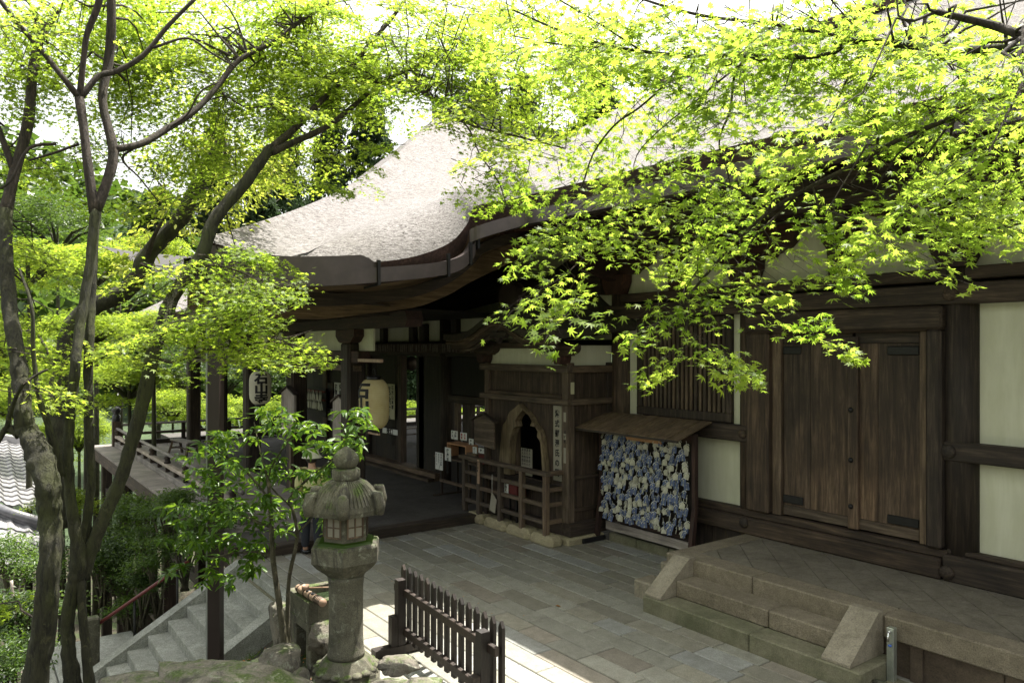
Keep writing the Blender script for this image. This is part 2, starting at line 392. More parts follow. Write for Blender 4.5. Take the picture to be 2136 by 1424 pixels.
STAR7=star(7,.34);STAR5=star(5,.36);OVAL=oval();DIA=diamond()
def leafmesh(name,P,Nrm,Yd,size,shape,mat,parent=None,tone=None,**kw):
    """P positions, Nrm leaf normals, Yd leaf direction, size per leaf"""
    P=np.asarray(P,float);n=len(P);pts,tris=shape;k=len(pts)
    Nrm=Nrm/np.linalg.norm(Nrm,axis=1,keepdims=True)
    X=np.cross(Yd,Nrm);X/=np.linalg.norm(X,axis=1,keepdims=True)+1e-9;Y=np.cross(Nrm,X)
    s=np.asarray(size)[:,None,None];curl=rng.uniform(-.6,3.2,n)[:,None,None]
    V=P[:,None,:]+s*(pts[None,:,0:1]*X[:,None,:]+pts[None,:,1:2]*Y[:,None,:]+pts[None,:,2:3]*curl*Nrm[:,None,:])
    V=V.reshape(-1,3);T=(tris[None]+(np.arange(n)*k)[:,None,None]).reshape(-1,3)
    if parent is not None:o0=np.array(worg(parent))
    else:o0=np.array([V[:,0].mean(),V[:,1].mean(),V[:,2].min()])
    V=V-o0
    me=bpy.data.meshes.new(name);me.vertices.add(len(V));me.vertices.foreach_set('co',V.ravel().astype(np.float32))
    m=len(T);me.loops.add(3*m);me.loops.foreach_set('vertex_index',T.ravel().astype(np.int32))
    me.polygons.add(m);me.polygons.foreach_set('loop_start',(np.arange(m)*3).astype(np.int32))
    try: me.polygons.foreach_set('loop_total',np.full(m,3,np.int32))
    except Exception: pass
    me.update(calc_edges=True)
    at=me.attributes.new('rnd','FLOAT','POINT');r=np.clip(rng.normal(.5,.22,n),0,1) if tone is None else tone;at.data.foreach_set('value',np.repeat(r,k).astype(np.float32))
    me.materials.append(mat);o=bpy.data.objects.new(name,me);COL.objects.link(o)
    if parent is not None:o.parent=parent
    else:o.location=o0
    tag(o,**kw);return o
def unit(v): return v/(np.linalg.norm(v,axis=-1,keepdims=True)+1e-9)
class Cloud:
    def __init__(s): s.P=[];s.N=[];s.Y=[];s.S=[];s.T=[]
    def put(s,P,Nn,Y,S):
        s.P.append(P);s.N.append(Nn);s.Y.append(Y);s.S.append(S);s.T.append(np.clip(rng.normal(.5,.2)+rng.normal(0,.16,len(P)),0,1))
    def make(s,name,shape,mat,parent=None,**kw):
        return leafmesh(name,np.concatenate(s.P),np.concatenate(s.N),np.concatenate(s.Y),np.concatenate(s.S),shape,mat,parent,tone=np.concatenate(s.T),**kw)
def spray(cl,tw,o,az,L,n,size,droop=.25,width=.45,flat=.05,tilt=.45,r=.004,fwd=None):
    """one flat layered spray of leaves: an axis, side twigs, leaves in opposite pairs"""
    o=np.array(o);d=np.array([math.cos(az),math.sin(az),-droop]);d/=np.linalg.norm(d)
    sd=np.array([-math.sin(az),math.cos(az),0.])
    t=rng.uniform(.08,1,n)**.8;w=(rng.uniform(-1,1,n))*width*L*np.sin(np.pi*np.clip(t*.85+.1,0,1))
    P=o+np.outer(t*L,d)+np.outer(w,sd);P[:,2]+=rng.normal(0,flat,n)-.25*droop*(t*L)**2-.35*np.abs(w)*droop
    Nn=np.tile(np.array([0,0,1.]),(n,1))+rng.normal(0,tilt,(n,3));Nn[:,:2]+=d[:2]*.25
    Y=np.outer(np.ones(n),d)+np.outer(w/(L*width+1e-6)*1.2,sd)+rng.normal(0,.35,(n,3));Y[:,2]-=.3
    cl.put(P,Nn,Y,size*rng.uniform(.65,1.2,n))
    if tw is not None:
        pts=[Vector(o+d*L*q)+Vector((0,0,-.25*droop*(q*L)**2))+Vector([rnd.gauss(0,.012) for _ in range(3)]) for q in(0,.25,.5,.75,.95)]
        tw.tube(pts,[r,r*.8,r*.6,r*.45,r*.3],4,False)
        for q in(.25,.45,.65):
            for sg in(-1,1):
                a=o+d*L*q;b=a+(sd*sg*width*.8+d*.45)*L*(1-q)*.9;b[2]-=.1*L*droop
                tw.tube([a,(a+b)/2+rng.normal(0,.01,3),b],[r*.5,r*.4,r*.25],3,False)
# text ----------------------------------------------------------------
_tc={}
def glyphs(txt,bold=0.02,fine=False):
    key=(txt,bold,fine)
    if key in _tc: return _tc[key]
    c=bpy.data.curves.new('g','FONT');c.body=txt;c.offset=bold;c.resolution_u=2;c.align_x='CENTER'
    o=bpy.data.objects.new('g',c);COL.objects.link(o);dg=bpy.context.evaluated_depsgraph_get()
    me=bpy.data.meshes.new_from_object(o.evaluated_get(dg))
    if fine:
        bmm=__import__('bmesh');bm=bmm.new();bm.from_mesh(me);bmm.ops.triangulate(bm,faces=bm.faces[:])
        for _ in range(3):
            ee=[e for e in bm.edges if e.calc_length()>.10]
            if ee: bmm.ops.subdivide_edges(bm,edges=ee,cuts=1);bmm.ops.triangulate(bm,faces=bm.faces[:])
        bm.to_mesh(me);bm.free()
    v=[(p.co.x,p.co.y-.36) for p in me.vertices];f=[tuple(p.vertices) for p in me.polygons]
    bpy.data.objects.remove(o);bpy.data.curves.remove(c);bpy.data.meshes.remove(me);_tc[key]=(v,f);return v,f
def vtext(mb,txt,fn,size,x=0.,top=0.,bold=.02,pitch=1.08,wide=1.):
    """stack characters downwards; fn(u,v)->3D"""
    for i,ch in enumerate(txt):
        if ch==' ': continue
        v,f=glyphs(ch,bold);cy=top-size*(.5+i*pitch)
        mb.add([fn(x+a*size*wide,cy+b*size) for a,b in v],f)
def htext(mb,txt,fn,size,x=0.,y=0.,bold=.01):
    v,f=glyphs(txt,bold);mb.add([fn(x+a*size,y+b*size) for a,b in v],f)
# ================================================================== GROUND
def sstep(a,b,x): t=min(1,max(0,(x-a)/(b-a)));return t*t*(3-2*t)
def hill(x,y):
    d=math.hypot(x,y)
    if d<40: return 0
    b=sstep(45,190,d)
    return b*(40+9*math.sin(x*.021+1)+7*math.sin(y*.027+2)+4*math.sin((x+y)*.06)+2.5*math.sin(x*.19)*math.sin(y*.17))
def ter(x,y):
    if y>3.55:
        if x>-12.15: h=-.08
        else: h=-2.6-.28*min(16,-12.15-x)
    elif x>-9.35:
        h=-.2-.5*sstep(-8.6,-9.35,x)*sstep(3.7,2.2,y)
        h+=.62*math.exp(-((x+5.5)**2/.9+(y-1.3)**2/.45))
        h+=1.55*sstep(3.6,1.2,math.hypot(x,y))
        if x>-3: h=max(h,1.1*sstep(3.4,1.4,y))
        h-=.55*sstep(2.9,1.2,y)*sstep(-7.0,-8.3,x)
    elif x>-12.0:
        h=-.45-.62*(3.55-y);h=max(h,-1.5)
    else:
        h=-1.42-.42*max(0,-13.2-x)-.1*sstep(3.5,2,y);h=max(h,-7)
    if y<0: h-=.35*min(18,-y)*sstep(-5,-11,x)
    if x<-28: h=min(h,-6.5)
    g=.05*math.sin(x*2.3+y)*math.sin(y*1.9-x*.7)+.03*math.sin(x*5.1)*math.sin(y*6.3)
    if y<3.5: h+=g
    if y>11: h=min(h,-.1-.0*(y))
    return h+hill(x,y)
def axis(lo,hi,st,far):
    a=[lo+i*st for i in range(int((hi-lo)/st)+1)];s_=st;r=a[-1];l=a[0];o=list(a)
    while r<far: s_*=1.3;r+=s_;o.append(r)
    s_=st
    while l>-far: s_*=1.3;l-=s_;o.insert(0,l)
    return o
gx=axis(-30,3,.3,900);gy=axis(-4,12,.3,900)
m=MB();m.grid([[(x,y,ter(x,y)) for y in gy] for x in gx])
M['hillg']=M['soil']
def groundmat():
    mm,nt,b=newmat('ground_soil_and_forest_floor');v=coords(nt,(1,1,1))
    c=ramp(nt,noise(nt,v,7,8,.75,.4),[(.3,(.012,.010,.006)),(.55,(.045,.036,.022)),(.72,(.10,.08,.05))]).outputs[0]
    c=mixc(nt,'MIX',ramp(nt,noise(nt,v,1.7,6,.7),[(.46,(0,0,0)),(.6,(1,1,1))]).outputs[0],c,(.035,.055,.012))
    g=N(nt,'ShaderNodeNewGeometry');sp=N(nt,'ShaderNodeSeparateXYZ');nt.links.new(g.outputs['Position'],sp.inputs[0])
    far=N(nt,'ShaderNodeMath',operation='LESS_THAN');nt.links.new(sp.outputs[0],far.inputs[0]);far.inputs[1].default_value=-45
    fc=ramp(nt,noise(nt,coords(nt,(.2,.2,.2)),1.5,8,.75),[(.35,(.02,.035,.015)),(.6,(.05,.08,.03)),(.75,(.09,.13,.04))]).outputs[0]
    c=mixc(nt,'MIX',far.outputs[0],c,fc)
    nt.links.new(c,b.inputs['Base Color']);b.inputs['Roughness'].default_value=.95;bump(nt,b,noise(nt,v,26,6,.8),.05,1);return mm
m.build('ground',groundmat(),kind='structure')
# paving slabs -----------------------------------------------------------
m=MB();m.box((-12.1,3.58,-.1),(4,9.35,-.012));m.build('paving_bed',plain('mortar',(.075,.068,.05),.95,var=.4,scale=30),kind='structure')
pm=MB();tints=[]
def slab(x0,x1,y0,y1,pal=None,z=0.):
    a=len(pm.v);dz=rnd.uniform(-.003,.003)+z;e=.006
    pm.box((x0+e,y0+e,-.05+z),(x1-e,y1-e,dz),.008)
    g=rnd.random()
    base=(.185,.185,.17) if g<.5 else ((.172,.166,.146) if g<.78 else ((.215,.222,.226) if g<.92 else (.165,.152,.136)))
    k=rnd.uniform(1.02,1.4)
    tints.extend([(base[0]*k*1.04,base[1]*k*1.02,base[2]*k*.95)]*(len(pm.v)-a))
y=3.62;wset=[]
while y<8.95:
    w=rnd.uniform(.25,.31);w=min(w,9.0-y);x=-12.0+rnd.uniform(-.7,0)
    while x<2.6:
        L=rnd.choice([.62,.8,.95,1.1,.5])*rnd.uniform(.9,1.1)
        slab(max(-12.0,x),x+L,y,y+w);x+=L
    y+=w
# raised curb stones below the picket fence
x=-8.9
while x<1: L=rnd.uniform(.9,1.3);slab(x,x+L,3.36,3.6,z=.015);x+=L
po=pm.build('paving',M['paving'],kind='structure')
at=po.data.color_attributes.new('tint','FLOAT_COLOR','POINT')
at.data.foreach_set('color',np.array([(*t,1) for t in tints],np.float32).ravel())
# ------------------------------------------------------------------ stone stairs down to the left
m=MB()
for k in range(9):
    y1=3.5-.262*k;z1=-.155*k-.002
    m.box((-11.62,y1-.30,z1-.155-.25),(-9.72,y1,z1-.155),.012)
m.box((-11.62,3.48,-.3),(-9.72,3.62,-.004),.01)
sr=m.build('stone_stairs',M['stairs'],kind='structure')
m=MB()
for x0,x1 in((-11.84,-11.62),(-9.72,-9.5)):
    m.prism([(3.62,.03),(3.45,.03),(1.1,-1.36),(1.1,-1.7),(3.62,-.3)],lambda u,v,w:(w,u,v),(x0,x1))
m.build('stair_edging',M['stairs'],kind='structure')
m=MB();m.box((-13.4,-.6,-1.7),(-9.5,1.12,-1.38),.02);m.box((-13.7,1.13,-1.7),(-11.9,2.3,-1.36),.02);m.build('lower_path',M['stairs'],kind='structure')
m=MB();m.box((-12.25,3.45,-3.2),(-11.84,9.3,-.03));m.box((-11.84,3.45,-1.2),(-9.5,3.6,-.13));m.build('retaining_wall',M['greenstone'],label='dark mossy retaining wall under the edge of the paved court',cat='wall')
# ------------------------------------------------------------------ stone terrace with steps in front of the big doors
PY=7.53;PX=-6.76
m=MB()
for i,(a,b) in enumerate([(PX,-5.42),(-5.42,-3.86),(-3.86,-1.6),(-1.6,.6),(.6,2.6)]):
    m.box((a+.003,PY,.37),(b-.003,PY+.34,.60),.015)
m.box((PX,PY+.343,.37),(PX+.3,9.3,.597),.015)
m.build('terrace_coping',M['granite2'],kind='structure')
m=MB();m.box((PX+.32,PY+.345,.3),(2.6,9.34,.575));m.build('terrace_bed',M['soil'],kind='structure')
# diagonal square tiles
def clip(poly,ax,lim,keep):
    o=[]
    for i in range(len(poly)):
        p=poly[i];q=poly[(i+1)%len(poly)];a=(p[ax]-lim)*keep;b=(q[ax]-lim)*keep
        if a>=0:o.append(p)
        if a*b<0:
            t=a/(a-b);o.append((p[0]+(q[0]-p[0])*t,p[1]+(q[1]-p[1])*t))
    return o
m=MB();s_=.345
for i in range(-40,60):
    for j in range(-40,60):
        cx=-3+(i+j)*s_*.7071;cy=8.4+(i-j)*s_*.7071
        h=s_*.7071-.006
        p=[(cx-h,cy),(cx,cy-h),(cx+h,cy),(cx,cy+h)]
        for ax,lim,kp in((0,PX+.305,1),(0,2.6,-1),(1,PY+.347,1),(1,9.33,-1)):
            p=clip(p,ax,lim,kp)
            if len(p)<3:break
        if len(p)>=3:
            dz=rnd.uniform(-.003,.003);m.prism(p,lambda u,v,w:(u,v,w),(.56,.595+dz))
m.build('terrace_tiles',M['terrace'],kind='structure')
m=MB()
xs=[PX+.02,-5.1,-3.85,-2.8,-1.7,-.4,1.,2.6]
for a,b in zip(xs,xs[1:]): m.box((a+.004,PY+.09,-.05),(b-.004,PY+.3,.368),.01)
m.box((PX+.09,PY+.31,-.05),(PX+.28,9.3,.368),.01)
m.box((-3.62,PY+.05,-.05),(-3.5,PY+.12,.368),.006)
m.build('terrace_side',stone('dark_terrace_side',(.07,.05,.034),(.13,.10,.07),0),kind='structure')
m=MB();m.box((-6.58,6.90,-.05),(-5.02,7.56,.2),.015);m.box((-5.01,6.90,-.05),(-3.76,7.56,.2),.015)
m.build('lowest_step',M['greenstone'],kind='structure')
m=MB();m.box((-6.3,7.2,.2),(-4.98,7.56,.4),.015);m.box((-4.97,7.2,.2),(-4.17,7.56,.4),.015)
m.build('middle_step',M['granite2'],kind='structure')
m=MB()
for a,b in((-6.56,-6.3),(-4.17,-3.87)):
    m.prism([(6.92,.205),(7.56,.205),(7.56,.63),(7.46,.63),(6.92,.23)],lambda u,v,w:(w,u,v),(a,b))
m.build('step_cheek_stones',M['granite'],kind='structure')
m=MB();m.box((-7.08,7.25,-.05),(-6.77,7.6,.22),.02);m.box((-6.95,7.62,-.05),(-6.77,7.95,.42),.02);m.build('side_step',M['granite'],kind='structure')
# pale ledge along the hall foot
m=MB()
x=-9.4
while x<PX-.05:
    L=min(rnd.uniform(.5,.8),PX-.02-x);m.box((x+.004,9.02,-.05),(x+L-.004,9.34,.13),.02);x+=L
m.build('foundation_stones',M['greenstone'],kind='structure')

# ================================================================== MAIN HALL (right)
HALL=empty('main_hall',(-5,9.4,0),'dark timber temple hall with big double doors and white plaster panels on the right','temple hall')
WY=9.45
def B(name,mat,a,b,bev=.012,parent=HALL,**kw):
    m=MB();m.box(a,b,bev);return m.build(name,M[mat] if isinstance(mat,str) else mat,parent,**kw)
colX=[-9.5,-6.82,-3.92,-1.05,1.8]
for x in colX:
    m=MB();cr_=.125 if x==-6.82 else .20;m.lathe([(cr_,.55),(cr_,4.25)],(x,9.40 if cr_<.2 else 9.47,0),20);m.build('column',M['wood_z'],HALL)
# plaster panels
for a,b,z0,z1 in((-9.3,-7.02,.93,1.94),(-3.72,-1.25,.95,2.02),(-3.72,-1.25,2.18,3.82),(-.85,1.6,.95,2.02),(-.85,1.6,2.18,3.82)):
    m=MB();m.box((a-.1,WY,z0-.05),(b+.1,WY+.06,z1+.05));m.build('plaster_panel',M['plaster'],HALL)
for a,b in((-9.4,-9.05),(-7.12,-6.95)):
    m=MB();m.box((a,WY,2.1),(b,WY+.06,3.85));m.build('plaster_strip',M['plaster'],HALL)
m=MB();m.box((-9.7,WY+.02,4.2),(4,WY+.1,5.3));m.build('upper_plaster',M['plaster'],HALL)
m=MB();m.box((-9.6,WY+.12,-.2),(4,WY+.3,5.6));m.build('backing_wall',M['dark'],HALL)
# beams
B('head_beam','wood_x',(-9.75,9.24,3.81),(4,9.42,4.05))
B('tie_beam','wood_x',(-9.62,9.3,4.09),(4,9.46,4.24))
m=MB();m.box((-9.7,9.255,1.92),(-6.62,9.43,2.16),.015);m.build('waist_beam',M['wood_x'],HALL)
m=MB();m.box((-4.17,9.255,1.99),(4,9.43,2.21),.015);m.build('waist_beam',M['wood_x'],HALL)
B('sill_beam','wood_x',(-9.7,9.19,.60),(-4.05,9.44,.84),.02)
B('sill_beam','wood_x',(-9.7,9.27,.845),(-4.0,9.44,.94),.01)
B('sill_beam','wood_x',(-4.04,9.22,.59),(4,9.44,.9),.02)
B('sill_beam','wood_x',(-3.95,9.3,.903),(4,9.44,.955),.01)
m=MB()
x=-9.4
while x<-6.8: m.box((x+.003,9.3,.1),(x+.245,9.36,.6));x+=.25
m.build('skirting_boards',M['wood_z'],HALL)
# stud bosses
for (x,z,r,yy) in((-6.82,2.04,.07,9.25),(-3.98,2.1,.085,9.25),(-3.95,3.93,.085,9.235),(-6.9,3.93,.07,9.235),(-6.75,.76,.075,9.185),(-3.98,.70,.085,9.215),(-3.98,.93,.04,9.295)):
    m=MB();m.sph((x,yy,z),(r,r*.55,r),14,8);m.build('nail_cover',M['wood_y'],HALL)
# barred window
win=empty('window',(0,0,0));win.parent=HALL;win.location=Vector((-8.1,9.4,2.2))-Vector(HALL.location)
x0,x1,z0,z1=-9.08,-7.12,2.17,3.8
m=MB();m.box((x0,9.37,z0),(x1,9.45,z0+.14),.01);m.box((x0,9.37,z1-.14),(x1,9.45,z1),.01);m.box((x0,9.375,z0+.14),(x0+.11,9.45,z1-.14),.01);m.box((x1-.11,9.375,z0+.14),(x1,9.45,z1-.14),.01)
m.build('window_frame',M['wood_z'],win)
n=19
for i in range(n):
    xx=x0+.16+(x1-x0-.32)*i/(n-1)
    m=MB();m.box((xx-.024,9.40,z0+.14),(xx+.024,9.445,z1-.14),.006);m.build('window_bar',M['tan_z'],win)
m=MB();m.box((x0+.1,WY+.02,z0+.1),(x1-.1,WY+.09,z1-.1));m.build('window_backing',M['dark'],win)  # flat dark board filling the window behind its bars
# doors
dr=empty('double_door',(0,0,0));dr.parent=HALL;dr.location=Vector((-5.35,9.4,.94))-Vector(HALL.location)
m=MB();m.box((-6.74,9.20,.945),(-6.36,9.40,3.52),.03);m.build('door_jamb',M['wood_z'],dr)
m=MB();m.box((-6.36,9.3,.945),(-6.22,9.43,3.52),.01);m.build('door_jamb',M['tan_z'],dr)
m=MB();m.box((-4.33,9.3,.945),(-4.22,9.43,3.52),.01);m.build('door_jamb',M['tan_z'],dr)
m=MB();m.box((-4.22,9.20,.945),(-4.04,9.40,3.52),.03);m.build('door_jamb',M['wood_z'],dr)
m=MB();m.box((-6.75,9.19,3.52),(-4.03,9.40,3.8),.03);m.build('door_lintel',M['wood_x'],dr)
m=MB();m.box((-6.36,9.26,3.50),(-4.22,9.4,3.56),.02);m.build('door_lintel',M['wood_x'],dr)
LX=[-6.21,-5.78,-5.17];RX=[-5.17,-4.86,-4.35]
bd=empty('door_leaf',(0,0,0));bd.parent=HALL;bd.location=Vector((-5.6,9.4,.95))-Vector(HALL.location)
bd2=empty('door_leaf',(0,0,0));bd2.parent=HALL;bd2.location=Vector((-4.8,9.4,.95))-Vector(HALL.location)
for a,b,par in((-6.21,-5.80,bd),(-5.796,-5.16,bd),(-5.156,-4.865,bd2),(-4.861,-4.35,bd2)):
    m=MB();m.box((a,9.36,1.10),(b,9.42,3.36),.004);m.build('door_plank',M['door'],par)
for a,b,par in((-6.21,-5.19,bd),(-5.156,-4.35,bd2)):
    for z0_,z1_ in((3.363,3.50),(.965,1.097)):
        m=MB();m.box((a,9.345,z0_),(b,9.42,z1_),.006);m.build('door_rail',M['wood_x'] if z0_>2 else M['tan_x'],par)
m=MB();m.box((-5.235,9.30,.96),(-5.10,9.40,3.45),.01);m.build('meeting_stile',M['door'],bd)
for z in(1.25,1.85,2.5): 
    m=MB();m.sph((-5.19,9.30,z),(.035,.03,.035),10,6);m.build('door_stud',M['iron'],bd)
for x0,x1,z,par in((-6.21,-5.93,3.27,bd),(-6.21,-5.9,1.19,bd),(-4.74,-4.35,3.27,bd2),(-4.74,-4.35,1.17,bd2)):
    m=MB();m.box((x0,9.335,z-.055),(x1,9.36,z+.055),.01);m.build('hinge_strap',M['iron'],par)
# brackets
def bracket(cx,z,s=1.,y0=9.28,y1=9.44,par=HALL,mat='red_x'):
    A=[(-.82,.46),(-.83,.32),(-.80,.22),(-.72,.14),(-.6,.085),(-.5,.06),(-.44,0)]
    out=[(a*s,b*s) for a,b in A]+[(-a*s,b*s) for a,b in reversed(A)]
    m=MB();m.prism(out,lambda u,v,w:(cx+u,w,z+v),(y0,y1));m.build('bracket_arm',M[mat],par)
    B_=[(-.25,.0),(-.25,-.12),(-.20,-.24),(-.145,-.34)]
    out=[(a*s,b*s) for a,b in B_]+[(-a*s,b*s) for a,b in reversed(B_)]
    m=MB();m.prism(out,lambda u,v,w:(cx+u,w,z+v),(y0-.09,y1-.005));m.build('bracket_block',M['red_z'],par)
for x in colX:
    bracket(x,4.58)
    m=MB();m.prism([(9.25,4.45),(8.3,4.75),(8.2,4.95),(8.3,5.02),(9.25,4.95)],lambda u,v,w:(w,u,v),(x-.11,x+.11));m.build('projecting_arm',M['red_y'],HALL)
    m=MB();m.box((x-.09,9.12,4.58),(x+.12,9.27,4.95),.02);m.build('bracket_nose',M['red_z'],HALL)
for a,b in zip(colX,colX[1:]):
    cx=(a+b)/2
    m=MB();m.prism([(cx-.13,4.24),(cx-.16,4.62),(cx-.24,4.74),(cx-.26,4.96),(cx+.26,4.96),(cx+.24,4.74),(cx+.16,4.62),(cx+.13,4.24)],lambda u,v,w:(u,w,v),(9.3,9.44));m.build('strut',M['red_z'],HALL)
    for q in(-.52,-.2,.2,.52):
        m=MB();m.box((cx+q-.08,9.24,4.97),(cx+q+.08,9.42,5.09),.015);m.build('bearing_block',M['red_z'],HALL)
B('wall_plate','red_x',(-9.9,9.2,5.10),(4,9.44,5.32))
B('eave_purlin','wood_x',(-10.2,8.18,4.98),(4,8.42,5.22))
B('eave_purlin','wood_x',(-10.4,7.62,5.08),(4,7.78,5.2))
# rafters: counted as parts
rx=-10.3;k=0
while rx<3.9 and k<62:
    m=MB();m.beam((rx,9.5,5.46),(rx,7.35,5.28),.085,.11);m.build('rafter',M['red_y'],HALL);rx+=.235;k+=1
m=MB();m.box((-10.4,9.5,5.60),(4,9.6,5.5))
m.prism([(7.3,5.36),(9.6,5.54),(9.6,5.60),(7.3,5.42)],lambda u,v,w:(w,u,v),(-10.4,4));m.build('soffit_boards',M['wood_y'],HALL)
m=MB();m.box((-10.3,7.2,5.24),(4,7.33,5.44),.01);m.build('eave_board',M['red_x'],HALL)

# ================================================================== ROOFS
WH=empty('worship_hall',(-19,9,0),'open timber worship hall on stilts with a huge swooping bark roof, left of the alcove','temple hall')
E1=[Vector((-9.5,2.35,4.62)),Vector((-9.5,2.8,4.52)),Vector((-9.5,3.4,4.47)),atX(720,547,-9.5),atX(800,545,-9.5),atX(875,532,-9.5),atX(940,505,-9.5),atX(975,466,-9.5),atX(992,431,-9.48),Vector((-9.25,6.85,5.60)),Vector((-8.9,7.1,5.67))]
EV=spline(E1,8)
EH=[Vector((-8.9,7.1,5.67)),Vector((-6,7.1,5.62)),Vector((-3.5,7.1,5.57)),Vector((0,7.1,5.53)),Vector((4,7.1,5.52))]
CR=[Vector((-9.55,3.55,4.47)),Vector((-9.85,4.0,4.72)),Vector((-10.25,4.75,5.0)),Vector((-10.75,5.7,5.38)),Vector((-11.2,6.7,5.8)),Vector((-11.5,7.65,6.2))]
# check crease against lines of sight; shift to the measured crease on the sloping surface
def onslope(px,py,X): return atX(px,py,X)
CR=[atX(642,526,-9.55),atX(700,498,-9.95),atX(780,466,-10.4),atX(870,436,-10.9),atX(945,414,-11.3),atX(988,398,-11.7)]
V3=[CR[-1],Vector((-12.5,10,7.5)),Vector((-13.2,12.5,8.9)),Vector((-13.7,15.5,10.5))]
APEX=Vector((-19.5,11.7,10.36))
# main slope facing the court
base=resample(spline([E1[0],E1[1],E1[2]]+CR+[Vector((-12.9,10,7.3)),Vector((-14.2,14,8.3)),Vector((-15,18,8.8))],8),60)
ridge=resample([APEX,Vector((-19.5,15,10.4)),Vector((-19.5,20.5,10.4))],60)
rows=[]
for i in range(26):
    t=i/25
    rows.append([tuple(a.lerp(b,t)+Vector((0,0,-.55*math.sin(math.pi*t)*(1-.3*t)))) for a,b in zip(base,ridge)])
m=MB();m.grid(rows)
# east slope
SE=Vector((-27.5,4.8,4.5))
eb=resample(spline([E1[0],Vector((-11.5,3.2,4.36)),Vector((-14.5,4.0,4.26)),Vector((-20,4.4,4.22)),Vector((-25,4.65,4.3)),SE],6),50)
rows=[]
for i in range(26):
    t=i/25;rows.append([tuple(a.lerp(APEX,t)+Vector((0,0,-.55*math.sin(math.pi*t)*(1-.3*t)))) for a in eb])
m.grid(rows)
# far slope, closes the roof
fb=resample([SE,Vector((-28.5,12,4.3)),Vector((-28.5,21,4.6))],30);rg=resample([APEX,Vector((-19.5,20.5,10.4))],30)
m.grid([[tuple(a.lerp(b,i/12)+Vector((0,0,-.55*math.sin(math.pi*i/12)))) for a,b in zip(fb,rg)] for i in range(13)])
m.build('roof',M['thatch'],WH)
# rolled lower roof between crease and eave
lo=[p for p in EV if p.y>=3.35];lo=resample(lo+[Vector((-8.9,7.1,5.67))],60);cr=resample(spline(CR,8),60)
m=MB();rows=[]
for i in range(15):
    t=i/14;rows.append([tuple(a.lerp(b,t)+Vector((.25,-.18,.34))*math.sin(math.pi*t)**.8*min(1,3*k/60)*(a-b).length*.33) for k,(a,b) in enumerate(zip(lo,cr))])
m.grid(rows)
gut=[a for a in lo]
m.build('lower_roof',M['thatch'],WH)
# eave cut face (layers of bark) and underside
def band(line,off1,off2,n):
    L=resample(line,n);return [[tuple(p+off1) for p in L],[tuple(p+off1.lerp(off2,.5)+Vector((0,0,.0))) for p in L],[tuple(p+off2) for p in L]]
m=MB();m.grid(band(EV,Vector((0,0,0)),Vector((-.16,.06,-.30)),90));m.build('eave_edge',M['thatchcut'],WH)
m=MB();m.grid(band(eb,Vector((0,0,0)),Vector((0,.15,-.30)),60));m.build('eave_edge',M['thatchcut'],WH)
# main hall roof
HR=resample(EH,40);LB=resample(spline([EH[0]]+[CR[-1]]+V3[1:],6),22)
top=resample([V3[-1],Vector((-9,15.5,10.35)),Vector((4,15.5,10.4))],40)
rows=[]
for i in range(22):
    t=i/21;row=[]
    for k,(a,b) in enumerate(zip(HR,top)):
        s_=k/39;p=a.lerp(b,t)+Vector((0,0,-.35*math.sin(math.pi*t)))
        w=max(0,1-s_*5);q=LB[i];p=p.lerp(q,w*w*(1.0)) if k<8 else p
        row.append(tuple(p))
    rows.append(row)
m=MB();m.grid(rows)
m.grid([[tuple(a),tuple(a+Vector((0,7,-4)))] for a in top])
m.build('roof',M['thatch'],HALL)
m=MB();m.grid(band(EH,Vector((0,0,0)),Vector((0,.16,-.28)),40));m.build('eave_edge',M['thatchcut'],HALL)
m=MB()
m.box((-13.9,15.3,10.3),(4,15.7,10.55),.05);m.box((-14.1,15.25,10.3),(-13.9,15.75,10.75),.05);m.build('ridge',M['thatchcut'],HALL)
m=MB();m.box((-19.8,11.9,10.2),(-19.2,20.5,10.62),.05);m.box((-19.85,11.6,10.2),(-19.15,11.92,10.8),.05);m.build('ridge',M['tileedge'],WH)
# connecting roof between the two halls
a=resample([V3[0],V3[1],V3[2],V3[3]],16);b=resample([Vector((-12.9,10,7.3)),Vector((-14.2,14,8.3)),Vector((-16,18,9.2))],16)
m=MB();m.grid([[tuple(p.lerp(q,i/6)) for p,q in zip(a,b)] for i in range(7)]);m.build('connecting_roof',M['thatch'],WH)
# gutter: swept box following the eave
GT=[Vector((-9.38,2.3,4.36)),Vector((-9.38,2.9,4.29)),atX(600,566,-9.38),atX(700,564,-9.38),atX(810,557,-9.38),atX(900,549,-9.38),atX(950,538,-9.38),atX(975,520,-9.38),atX(990,492,-9.38),atX(1000,471,-9.3),Vector((-9.05,6.93,5.36)),Vector((-8.5,6.95,5.36)),Vector((-6,6.95,5.34))]
GL=spline(GT,8)
def sweep(m,L,w,h0,h1):
    L=[Vector(p) for p in L];rows=[]
    for i,p in enumerate(L):
        t=(L[min(i+1,len(L)-1)]-L[max(i-1,0)]);t.z=0;t.normalize();n_=Vector((t.y,-t.x,0))
        rows.append([tuple(p+n_*w/2+Vector((0,0,h0))),tuple(p-n_*w/2+Vector((0,0,h0))),tuple(p-n_*w/2+Vector((0,0,h1))),tuple(p+n_*w/2+Vector((0,0,h1))),tuple(p+n_*w/2+Vector((0,0,h0)))])
    m.grid(rows,False)
m=MB();sweep(m,GL,.16,0,-.20);m.build('gutter',M['gutter'],WH)
m=MB();m.box((-6,6.87,5.14),(4,7.03,5.34));m.build('gutter',M['gutter'],HALL)
